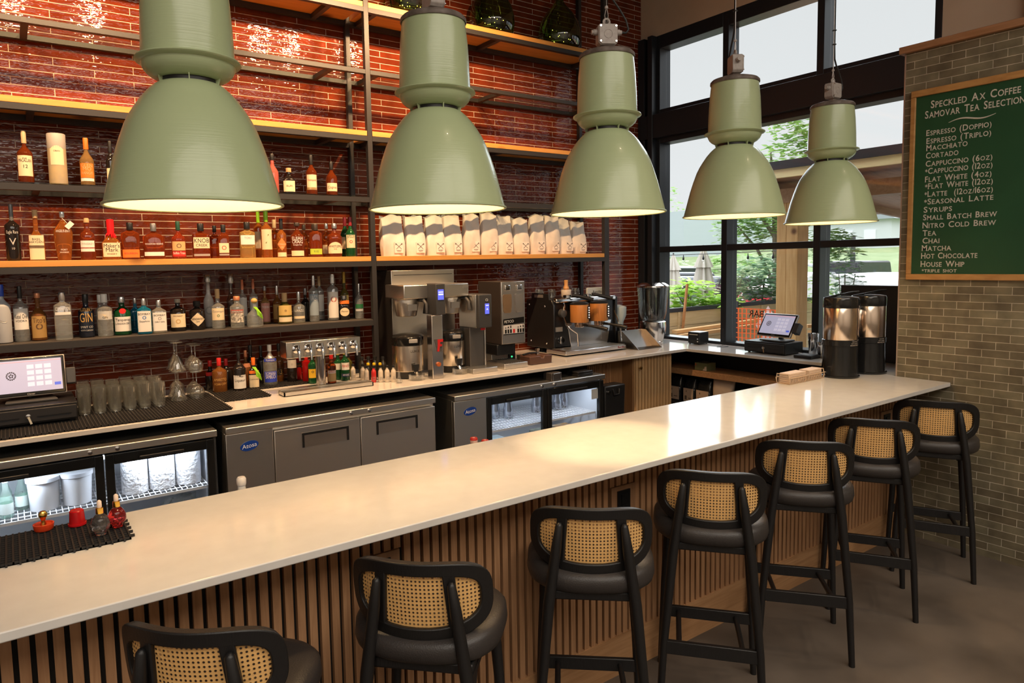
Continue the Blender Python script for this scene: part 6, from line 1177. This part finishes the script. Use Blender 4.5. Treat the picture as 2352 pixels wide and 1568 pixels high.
# in the bay under the window counter
t, P = kit('cardboard_box','small olive green carton on the oak shelf under the window counter','box',5.27,4.05,.8555)
P(MB().box(5.205,5.335,3.985,4.12,.8555,.925),'box',mat('olive_card',(.16,.16,.07),.7),bevel=.002); P(MB().prism([(3.988,.858),(4.03,.858),(4.02,.875),(4.01,.875),(4.008,.895),(3.988,.90)],'x',5.2035,5.205),'print',lm((.55,.44,.36)),smooth=0); P(MB().box(5.2035,5.205,4.10,4.115,.90,.915),'red_mark',lm((.50,.08,.03)),smooth=0)
DK = mat('black_foil',(.015,.015,.015),.2,bump=(30,.8))
for k, (x, y, w_) in enumerate([(5.27,4.37,.14),(5.27,4.20,.13),(5.27,4.04,.16)]):
    t = thing('foil_coffee_bag',['left','middle','right'][k]+' black foil coffee bag with kraft label below the oak shelf','coffee bag',(x,y,.531),-pi/2,'black foil bags below the oak shelf')
    MB().loft([[(cos(a)*(abs(cos(a))**4+abs(sin(a))**4)**-.25*w_/2*k1,sin(a)*(abs(cos(a))**4+abs(sin(a))**4)**-.25*.05*k2,z) for a in [2*pi*j/24 for j in range(24)]] for z,k1,k2 in ((0,.95,1),(.05,1,1.1),(.13,.98,1.05),(.18,.9,.7),(.225,.85,.25))]).build('foil_bag',DK,t,smooth=60)
    lb_ = MB().box(-w_*.42,w_*.42,-.0585,-.0545,.012,.135).build('kraft_label',mat('kraft',(.50,.36,.26),.75),t,smooth=0)
    m = MB(); m.prism([(-w_*.2,.10),(-w_*.16,.122),(-w_*.12,.10)],'y',-.0595,-.0585); m.box(-w_*.30,-w_*.12,-.0595,-.0585,.028,.065); m.box(0,w_*.3,-.0595,-.0585,.040,.047); m.build('label_print',lm((.10,.07,.05)),lb_,smooth=0)
t = thing('kraft_bag','plain kraft paper bag leaning below the oak shelf, right of the foil bags','bag',(5.27,3.86,.531),-pi/2+.1)
MB().loft([[(cos(a)*(abs(cos(a))**4+abs(sin(a))**4)**-.25*.085*k1+sh,sin(a)*(abs(cos(a))**4+abs(sin(a))**4)**-.25*.05*k2,z) for a in [2*pi*j/24 for j in range(24)]] for z,k1,k2,sh in ((0,.8,1,-.01),(.08,.95,1.1,0),(.17,1.15,.8,.01),(.258,1.3,.2,.02))]).build('paper_bag',mat('kraft_paper',(.52,.40,.30),.75,bump=(20,.4)),t,smooth=50)
# ------------------------------------------------------------ green menu board
mbd = thing('menu_board','green painted menu board in a honey oak frame on the olive tiled wall','menu board',(XG-.02,1.6,2.3))
K = Matrix.Translation((-(XG-.02),-1.6,-2.3)); OF = wood('frame_oak',(.52,.27,.09),(.40,.19,.06),.45,(5,1.2,5),6)
X0, X1 = XG-.030, XG-.001
ya, yb, za, zb_ = 2.165, .88, 1.722, 2.935
fm = MB().box(X0,X1,yb,ya,zb_-.042,zb_); fm = fm.xf(K).build('frame_rail',OF,mbd,bevel=.004)
MB().box(X0,X1,yb,ya,za,za+.038).xf(K).build('frame_rail',OF,mbd,bevel=.004)
MB().box(X0,X1,ya-.030,ya,za+.038,zb_-.042).xf(K).build('frame_stile',OF,mbd,bevel=.004)
MB().box(X0,X1,yb,yb+.030,za+.038,zb_-.042).xf(K).build('frame_stile',OF,mbd,bevel=.004)
bd = MB().box(X0+.012,X1,yb+.02,ya-.02,za+.02,zb_-.02).xf(K).build('board',mottled('board_green',(.010,.060,.021),(.013,.072,.026),4,.55),mbd,smooth=0)
LINES = [("Speckled Ax Coffee &",2.049,2.810,1.512,.046),("Samovar Tea Selections",2.081,2.750,1.530,.046),("Espresso (Doppio)",2.070,2.640,1.711,.036),("Espresso (Triplo)",2.068,2.589,1.711,.036),("Macchiato",2.067,2.545,1.833,.036),("Cortado",2.068,2.497,1.881,.036),("Cappuccino (6oz)",2.068,2.446,1.700,.036),("*Cappuccino (12oz)",2.070,2.399,1.698,.036),("Flat White (4oz)",2.069,2.348,1.701,.036),("*Flat White (12oz)",2.068,2.303,1.693,.036),("*Latte  (12oz/16oz)",2.069,2.254,1.691,.036),("*Seasonal Latte",2.070,2.206,1.686,.036),("Syrups",2.071,2.155,1.904,.036),("Small Batch Brew",2.073,2.106,1.665,.036),("Nitro Cold Brew",2.075,2.055,1.668,.036),("Tea",2.073,2.006,1.990,.036),("Chai",2.072,1.957,1.970,.036),("Matcha",2.075,1.909,1.902,.036),("Hot Chocolate",2.077,1.860,1.758,.036),("House Whip",2.079,1.807,1.826,.036),("*triple shot",2.071,1.771,1.868,.024)]
CH = mat('chalk_paint',(.62,.56,.48),.8)
for body, y0, z0, y1, hgt in LINES:
    # capitals with taller initials, every glyph with little slab serifs
    m = MB(); parts = []; u = 0; prev = ' '
    for ch in body:
        if ch == ' ': u += .42; prev = ch; continue
        big = (ch.isupper() or ch.isdigit() or ch in '(&') if body[0] != '*' or body[1:2].isupper() else False
        sc = 1. if big else .80
        if ch in 'oz' and prev.isdigit() or (ch == 'z'): sc = .72
        vs, fs, w_ = text_geo(ch.upper(), 1., 'LEFT', .014); mx = min(a for a,_ in vs)
        parts.append(([((a-mx)*sc+u, c*sc) for a,c in vs], fs)); u += w_*sc+.10*sc; prev = ch
    k = (y0-y1)/u; kz = hgt/.70
    for vs, fs in parts: m.add([(X0+.0105, y0-a*k, z0+c*kz) for a,c in vs], fs)
    # serifs: feet on straight stems
    u = 0; prev = ' '
    for ch in body:
        if ch == ' ': u += .42; prev = ch; continue
        big = (ch.isupper() or ch.isdigit() or ch in '(&') if body[0] != '*' or body[1:2].isupper() else False
        sc = 1. if big else .80
        if ch in 'oz' and prev.isdigit() or (ch == 'z'): sc = .72
        vs, fs, w_ = text_geo(ch.upper(), 1., 'LEFT', .014); st = []
        L_ = ch.upper(); s_ = .10
        if L_ in 'EFHIKLMNPRTBD': st.append((.055 if L_ != 'I' else w_/2, 0)); 
        if L_ in 'HKMNRA': st.append((w_-.06, 0))
        if L_ == 'T': st = [(w_/2,0)]
        if L_ == 'A': st = [(.03,0),(w_-.03,0)]
        if L_ in 'HIKMNUVWY': st += [(.05 if L_ != 'I' else w_/2,.70),(w_-.05,.70)]
        for a, c in st: m.add([(X0+.0104, y0-(u+(a-s_)*sc)*k, z0+(c*sc-(.03 if c else 0))*kz),(X0+.0104, y0-(u+(a+s_)*sc)*k, z0+(c*sc-(.03 if c else 0))*kz),(X0+.0104, y0-(u+(a+s_)*sc)*k, z0+(c*sc+(.0 if c else .03))*kz),(X0+.0104, y0-(u+(a-s_)*sc)*k, z0+(c*sc+(.0 if c else .03))*kz)],[(0,1,2,3)])
        u += w_*sc+.10*sc; prev = ch
    m.xf(K).build('lettering',CH,bd,smooth=0,recalc=False)
pts = []
for i in range(17):
    f = i/16; pts.append((X0+.0108, 1.945-.25*f, 2.702+.012*sin(f*2*pi)+.012*f))
m = MB(); m.tube(pts,[.0015+.004*sin(pi*i/16) for i in range(17)],6); m.xf(K).build('flourish',CH,bd)
# ------------------------------------------------------------ outside the window
GRAV = mottled('pale_asphalt',(0.126,0.122,0.118),(0.160,0.155,0.147),3,.9)
struct('ground', MB().box(5.76,90,-30,90,-.25,-.12), GRAV)
hl = MB(); n = 26
g_ = [[(24+i*1.6, -10+j*3.6, -.15+(2.35+.35*sin(j*.7)+.25*sin(j*1.9+i))*(1-math.exp(-i/5.))) for j in range(n)] for i in range(n)]
hl.add([p for r in g_ for p in r],[(i*n+j,i*n+j+1,(i+1)*n+j+1,(i+1)*n+j) for i in range(n-1) for j in range(n-1)])
struct('terrain', hl, mottled('meadow_grass',(0.132,0.182,0.066),(0.198,0.242,0.110),1.2,.9,.3), recalc=True)
BOARD = wood('raw_pine',(0.673,0.524,0.299),(0.561,0.422,0.224),.7,(.5,6,6),4,knots=1.5)
LUM = wood('lumber',(0.672,0.422,0.192),(0.576,0.326,0.134),.7,(.7,6,6),4)
# board fence of the planting bed
t, P = kit('planter_fence','pale board wall of the planting bed outside the window','planter',8.2,6.1,-.12)
m = MB()
for k in range(7): m.box(5.78,11.2,6.02,6.05,-.11+k*.185,-.11+k*.185+.180)
P(m,'boards',BOARD,smooth=0)
P(MB().box(5.78,11.2,6.01,6.09,1.185,1.235),'black_edge',mat('edge_black',(.02,.022,.03),.6),smooth=0)
for x in (7.25,9.1,10.9): P(MB().box(x,x+.04,6.005,6.02,-.11,1.18),'post',BOARD,smooth=0)
P(MB().box(5.78,11.2,6.09,7.2,.9,1.10),'soil',mat('soil',(.06,.045,.03),.9),smooth=0)
def leaves(m, c, r, n, size, rn, squash=1., droop=.3):
    for _ in range(n):
        while True:
            p = Vector((rn.uniform(-1,1),rn.uniform(-1,1),rn.uniform(-1,1)))
            if .15 < p.length < 1: break
        p = Vector((p.x*r[0],p.y*r[1],p.z*r[2]))+Vector(c)
        a = rn.uniform(0,2*pi); l = size*rn.uniform(.6,1.2); d = Vector((cos(a),sin(a),rn.uniform(-droop,.25))).normalized()*l; s_ = d.cross(Vector((rn.uniform(-.4,.4),rn.uniform(-.4,.4),1))).normalized()*l*.24
        m.add([p,p+d*.5+s_,p+d,p+d*.5-s_],[(0,1,2,3)])
LEAF = [mottled('leaf_mid',(0.188,0.353,0.095),(0.401,0.589,0.188),9,.5),mottled('leaf_bright',(0.353,0.589,0.070),(0.566,0.777,0.165),9,.5),mottled('leaf_blue',(0.177,0.331,0.177),(0.389,0.541,0.353),9,.5),mottled('leaf_pale',(0.448,0.541,0.331),(0.684,0.730,0.519),9,.6)]
for lm_ in LEAF:   # leaves let light through
    t_ = lm_.node_tree; b_ = t_.nodes['Principled BSDF']; o_ = t_.nodes['Material Output']
    tl = nd(t_,'ShaderNodeBsdfTranslucent'); mx_ = nd(t_,'ShaderNodeMixShader'); mx_.inputs[0].default_value = .45
    src = b_.inputs['Base Color'].links[0].from_socket
    t_.links.new(src, tl.inputs[0]); t_.links.new(b_.outputs[0], mx_.inputs[1]); t_.links.new(tl.outputs[0], mx_.inputs[2]); t_.links.new(mx_.outputs[0], o_.inputs[0])
BARK = mottled('bark',(.20,.17,.13),(.30,.26,.21),20,.9,.4)
rn = random.Random(11)
def shrub(label, x, y, z, r, n, size, lf, name='shrub', stem=True):
    t, P = kit(name, label, 'plant', x, y, z)
    m = MB(); leaves(m,(x,y,z+r[2]),r,n,size,rn); P(m,'foliage',LEAF[lf],smooth=0,recalc=False)
    s = MB()
    for q in range(4): s.tube([(x,y,z),(x+rn.uniform(-.5,.5)*r[0],y+rn.uniform(-.5,.5)*r[1],z+r[2]*1.2)],[.012,.006],6)
    P(s,'stems',BARK)
shrub('bright green leafy plant in the planting bed, left of the grey parasol',7.9,6.35,1.1,(.40,.25,.26),330,.17,1)
shrub('low spreading green plant at the planter edge beside the leaning board',8.35,6.18,1.1,(.42,.20,.13),220,.17,1)
shrub('tall variegated plant in front of the second parasol',9.0,6.4,1.1,(.26,.26,.42),330,.11,3)
shrub('bushy blue-green shrub between the first window post and the tree',9.6,6.35,1.02,(.44,.42,.44),900,.15,2)
shrub('small bright shrub right of the timber post',10.3,5.75,.9,(.18,.2,.42),250,.11,1)
shrub('grey-green young conifer behind the second window post',9.9,5.2,.6,(.22,.22,.85),600,.11,2)
shrub('low weeds outside below the second window post',8.6,4.6,.35,(.3,.3,.30),260,.10,2)
# tree
t, P = kit('tree','airy green tree behind the timber post','tree',10.6,6.75,-.12)
m = MB(); m.tube([(10.6,6.75,-.12),(10.62,6.74,1.2),(10.6,6.74,1.9),(10.55,6.75,2.7),(10.5,6.8,3.6)],[.075,.065,.055,.04,.015],10)
tw_ = [((10.62,6.75,1.35),(10.55,7.05,2.0),(10.45,7.5,2.55)),((10.6,6.75,1.8),(10.7,6.6,2.4),(10.8,6.35,3.0)),((10.58,6.75,2.2),(10.4,7.0,2.7),(10.2,7.25,3.2)),((10.6,6.75,1.7),(10.65,6.5,2.2),(10.7,6.1,2.45))]
for b_ in tw_: m.tube(b_,[.035,.025,.01],7)
P(m,'trunk',BARK)
m = MB()
for c, r, n_ in [((10.5,6.9,2.6),(.7,.75,.42),900),((10.6,6.4,3.3),(.6,.65,.55),800),((10.5,7.35,2.35),(.4,.55,.35),380),((10.6,5.85,2.05),(.35,.45,.28),420),((10.5,6.3,4.1),(.5,.55,.45),500),((10.5,6.0,3.6),(.4,.4,.4),260),((10.6,6.9,1.75),(.25,.3,.3),130)]: leaves(m,c,r,n_,.16,rn)
P(m,'foliage',LEAF[0],smooth=0,recalc=False)
# timber pergola
t, P = kit('pergola','timber pergola with black edged roof on a thick post','pergola',7.5,4.5,-.12)
POST = wood('post_pine',(0.628,0.385,0.162),(0.506,0.284,0.101),.6,(6,6,.6),4,knots=3.2)
P(MB().box(7.4,7.62,4.44,4.58,-.12,2.62),'post',POST,bevel=.004); P(MB().box(7.4,7.62,4.582,4.70,-.12,2.62),'post',POST,bevel=.004)
P(MB().box(6.98,7.03,-3,4.95,2.835,2.925),'roof_flashing',mat('flashing_black',(.03,.03,.035),.5),smooth=0)
P(MB().box(7.0,7.05,-3,4.95,2.745,2.835),'fascia',wood('fascia_pine',(0.832,0.645,0.374),(0.950,0.832,0.448),.6,(6,.5,6),4),smooth=0)
P(MB().hexa([(7.05,-3,2.78),(11.4,-3,2.52),(11.4,6.3,2.52),(7.05,4.95,2.78)],[(7.05,-3,2.84),(11.4,-3,2.60),(11.4,6.3,2.60),(7.05,4.95,2.84)]),'roof_deck',wood('deck_brown',(0.510,0.285,0.165),(0.360,0.195,0.112),.6,(.6,6,6),4),smooth=0)
for y in (1.8,2.9,3.9,4.8): P(MB().bar((7.05,y,2.745),(11.35,y+.25,2.48),.06,.12),'rafter',wood('rafter_brown',(.42,.25,.14),(.32,.18,.09),.6,(.6,6,6),4),smooth=0)
P(MB().box(7.38,7.64,-3,4.8,2.50,2.66),'beam',wood('rafter_brown',(.42,.25,.14),(.32,.18,.09)),smooth=0)
# closed parasols
UMB = mat('taupe_canvas',(0.605,0.557,0.484),.85)
def parasol(label, x, y, s):
    t = thing('closed_parasol', label, 'parasol', (x,y,-.12), 0, 'closed parasols outside')
    MB().cyl((0,0,0),(0,0,2.15*s),.022,.018,10).build('pole',mat('parasol_pole',(.3,.28,.25),.5),t)
    for z0, z1, r0, r1 in ((1.78,2.12,.135,.02),(1.38,1.80,.17,.09),(.95,1.44,.11,.08)):
        MB().loft([[((r0+(r1-r0)*f)*s*(1+.30*cos(8*a))*cos(a),(r0+(r1-r0)*f)*s*(1+.30*cos(8*a))*sin(a),(z0+(z1-z0)*f)*s) for a in [2*pi*j/48 for j in range(48)]] for f in (0,.3,.6,.85,1)]).build('canvas_tier',UMB,t,smooth=50)
    MB().lathe([(.015,2.12*s),(.02,2.16*s),(0,2.18*s)],10,cap=False).build('finial',BLACK,t)
parasol('left closed grey parasol outside the left window pane',12.2,10.25,.98); parasol('right closed grey parasol behind the variegated plant',10.4,8.05,1.03)
# party lights on a wire
t, P = kit('string_lights','string of round bulbs hanging outside across the left panes','string lights',9.6,7.6,1.9)
P(MB().tube([(9.9,9.6,1.99),(9.7,8.3,1.945),(9.5,6.9,1.955),(9.3,5.6,1.98)],.006,6),'wire',BLACK)
for k in range(8):
    f = k/7; x, y = 9.86-.5*f, 9.3-3.3*f; P(MB().lathe([(.004,1.945),(.012,1.90),(.016,1.895),(.016,1.86),(.012,1.855)],10,c=(x,y,0)),'socket',BLACK); P(MB().ball((x,y,1.83),.028,10,8),'bulb',GLASS)
# orange safety net with sign and lumber
t, P = kit('safety_net','orange plastic safety netting hung outside the middle pane','netting',7.6,5.15,.4)
m = MB()
for i in range(15):
    y = 5.40-i*.055; m.add([(7.6,y,.35),(7.6,y-.020,.35),(7.6,y-.020+.01*sin(i),1.25),(7.6,y+.01*sin(i),1.25)],[(0,1,2,3)])
for k in range(15):
    z = .37+k*.062; m.add([(7.601,5.41,z),(7.601,4.62,z),(7.601,4.62,z+.011),(7.601,5.41,z+.011)],[(0,1,2,3)])
P(m,'net',mat('safety_orange',(.85,.14,.03),.6),smooth=0,recalc=False); P(MB().box(7.61,7.63,5.36,5.39,-.12,1.33),'stake',mat('dark_stake',(.05,.05,.05),.7),smooth=0)
t, P = kit('warning_sign','pale diamond sign outside behind the orange netting','sign',7.75,5.02,1.0); P(MB().prism([(5.02,.78),(4.85,1.03),(5.02,1.28),(5.19,1.03)],'x',7.74,7.75),'panel',mat('pale_pink_sign',(.78,.68,.68),.5),smooth=0); P(MB().box(7.755,7.78,5.0,5.04,-.12,1.2),'stake',LUM,smooth=0)
for k, (x0, y0, z0, x1, y1, z1) in enumerate([(7.0,5.86,.95,9.2,5.72,1.02),(7.0,5.80,.90,9.2,5.64,.97),(8.3,4.85,1.0,9.6,4.2,1.03),(8.3,4.80,.93,9.6,4.12,.96),(8.0,5.62,-.1,7.9,5.75,.98),(7.92,5.5,-.1,7.86,5.66,.9),(7.30,5.98,.9,7.38,5.97,1.55)]):
    t, P = kit('lumber_board',['upper loose board in front of the planter wall','lower loose board in front of the planter wall','upper board of the stack right of the timber post','lower board of the stack right of the timber post','left board leaning behind the orange netting','right board leaning behind the orange netting','thin stake standing at the planter edge by the parasol'][k],'board',x0,y0,z0); P(MB().bar((x0,y0,z0),(x1,y1,z1),.09 if k < 6 else .025,.04 if k < 6 else .025),'plank',LUM if k != 6 else wood('stake_wood',(.55,.26,.10),(.45,.2,.07),.7),smooth=0)
t, P = kit('sawhorse','plywood sawhorse standing outside right of the register','sawhorse',8.0,4.4,-.12); P(MB().box(7.95,8.05,3.9,4.5,.45,.62),'top_beam',BOARD,smooth=0)
for y in (4.0,4.42):
    for s_ in (-1,1): P(MB().bar((8.0+s_*.25,y,-.12),(8.0+s_*.03,y,.5),.06,.03),'leg',LUM,smooth=0)
# parked cars
def car(label, x, y, rot, col, kind='suv', s=1.):
    t = thing('parked_car', label, 'car', (x,y,-.12), rot, 'cars in the parking lot')
    m_ = mat('car_paint_%d_%d_%d' % tuple(int(c*99) for c in col),col,.18,coat=.6)
    if kind == 'suv': pr = [(-2.2,.35),(2.2,.35),(2.25,.8),(1.15,1.02),(.55,1.62),(-1.85,1.68),(-2.2,1.1)]; gl = [(.95,1.05),(.48,1.54),(-1.7,1.58),(-1.95,1.08)]
    elif kind == 'jeep': pr = [(-1.9,.45),(1.9,.45),(1.9,1.05),(.75,1.12),(.55,1.75),(-1.85,1.78),(-1.9,1.1)]; gl = [(.65,1.15),(.48,1.68),(-1.72,1.70),(-1.75,1.15)]
    else: pr = [(-2.25,.3),(2.2,.3),(2.25,.68),(1.2,.88),(.45,1.38),(-.95,1.40),(-1.75,1.0),(-2.25,.92)]; gl = [(.98,.90),(.40,1.31),(-.9,1.33),(-1.5,.98)]
    MB().prism([(u*s,v*s) for u,v in pr],'y',-.88*s,.88*s).build('body',m_,t,bevel=.09*s,seg=3)
    g = MB().prism([(u*s,v*s) for u,v in gl],'y',-.885*s,.885*s); g.build('side_windows',mat('car_glass',(.03,.035,.04),.08),t,smooth=0)
    MB().prism([(-.7*s,1.10*s),(.7*s,1.10*s),(.62*s,1.52*s),(-.62*s,1.52*s)] if kind != 'sedan' else [(-.68*s,1.0*s),(.68*s,1.0*s),(.55*s,1.32*s),(-.55*s,1.32*s)],'x',(-2.16 if kind == 'suv' else -1.93 if kind == 'jeep' else -1.6)*s,(-2.0 if kind == 'suv' else -1.85 if kind == 'jeep' else -1.3)*s).build('rear_window',MATS['car_glass'],t,smooth=0)
    for sx in (-1.35,1.35):
        for sy in (-.82,.82): MB().cyl((sx*s,(sy-.1)*s,.34*s),(sx*s,(sy+.1)*s,.34*s),.34*s,None,20).build('wheel',mat('tyre',(.02,.02,.02),.8),t)
    for sy in (-.72,.72): MB().box(-2.27*s if kind != 'jeep' else -1.95*s,-2.12*s if kind != 'jeep' else -1.85*s,(sy-.12)*s,(sy+.12)*s,.82*s,1.02*s).build('tail_light',mat('tail_red',(.55,.02,.02),.2),t,bevel=.02)
    MB().box((-2.28 if kind != 'jeep' else -1.93)*s,(-2.2 if kind != 'jeep' else -1.85)*s,-.18*s,.18*s,.62*s,.76*s).build('number_plate',mat('plate_white',(.7,.7,.68),.5),t,smooth=0)
car('dark grey car behind the left parasol',18,14.75,0,(.05,.055,.07),'suv',.95); car('white-tailed dark car just left of the first window post',18,12.98,0,(.07,.08,.10),'suv',.88)
car('silver car far left behind the drink dispenser',25,20.5,0,(.45,.46,.47),'suv'); car('red car seen past the bushy shrub',18,11.05,0,(.50,.02,.03),'sedan',.85)
car('white car right of the timber post',25,14.6,0,(.38,.385,.39),'sedan'); car('dark car at the second window post',22.5,11.5,0,(.05,.055,.06),'sedan',.88)
car('black boxy car at the right window pane',28,14.1,0,(.02,.02,.025),'jeep'); car('grey hatchback behind the white trailer',34,18.2,0,(.25,.26,.28),'suv',.95)
t, P = kit('white_trailer','rounded white covered trailer outside the right window pane','trailer',15.5,7.9,-.12)
m = MB(); m.loft([[(x,y0_,z) for y0_,z in [(8.75,.35),(8.75,1.0),(8.6,1.32),(8.3,1.46),(7.5,1.46),(7.2,1.32),(7.05,1.0),(7.05,.35)]] for x in (14.4,17.2)]); P(m,'shell',mat('trailer_white',(.72,.72,.70),.35),smooth=30)
for y in (7.1,8.7): P(MB().cyl((15.8,y-.1,.18),(15.8,y+.1,.18),.3,None,18),'wheel',MATS['tyre'])
# far buildings and pole
t, P = kit('warehouse','big pale flat building far left behind the parasols','building',40,34,-.1); P(MB().box(36,46,31.6,44,-.1,4.6),'wall',mat('warehouse_white',(.80,.82,.84),.7),smooth=0); P(MB().box(35.96,36,31.7,43.8,4.45,4.62),'parapet',mat('parapet_grey',(.45,.52,.56),.6),smooth=0); P(MB().box(36,46,29.4,31.55,-.1,4.9),'grey_wing',mat('wing_grey',(.50,.55,.58),.7),smooth=0)
t, P = kit('house','pale distant house on the hill at the right pane','house',52,26,1.8)
P(MB().box(50,58,23.2,29.5,1.6,4.4),'wall',mat('house_wall',(.66,.68,.70),.7),smooth=0); P(MB().prism([(22.8,4.3),(29.9,4.3),(26.4,6.2)],'x',49.7,58),'roof',mat('house_roof',(.34,.37,.40),.8),smooth=0)
for y in (24.2,25.8,27.4): P(MB().box(49.94,50,y,y+.8,2.6,3.6),'window',mat('house_window',(.85,.87,.9),.3),smooth=0)
t, P = kit('utility_pole','slim dark pole standing on the lawn at the right pane','pole',18,9.28,-.12); P(MB().cyl((18,9.28,-.12),(18,9.28,2.35),.07,.06,10),'shaft',mat('pole_dark',(.06,.06,.065),.6)); P(MB().box(17.93,18.07,9.16,9.40,1.35,1.55),'box',mat('pole_dark',(.06,.06,.065),.6),smooth=0)
def far_tree(label, x, y, z, r, n_):
    t, P = kit('distant_tree', label, 'tree', x, y, z); m = MB(); leaves(m,(x,y,z+r[2]),r,n_,.55,rn); P(m,'foliage',LEAF[3] if n_ % 2 else LEAF[0],smooth=0,recalc=False); P(MB().cyl((x,y,z),(x,y,z+r[2]),.15,.1,8),'trunk',BARK)
for k, (x, y, r, n_) in enumerate([(30,25.5,(1.5,1.7,1.0),421),(31,22.2,(1.5,1.5,1.2),400),(29,28.6,(1.2,1.3,.9),300),(33,19.4,(1.5,1.2,.9),381),(50,43.5,(2.5,2.5,3.6),520),(60,36,(3.5,3.5,3.0),561),(64,25.5,(4,4,3.4),600),(34,17.2,(1.2,.9,.7),300)]):
    far_tree(['rounded pale tree on the slope left of the right parasol','green tree on the slope behind the right parasol','small green tree beyond the left parasol','pale bush on the slope between parasol and window post','tall hazy tree above the far warehouse','hazy tree line left of the distant house','hazy trees right of the distant house','low green bush on the slope behind the young tree'][k],x,y,-.1 if x < 40 else 1.6,r,n_)
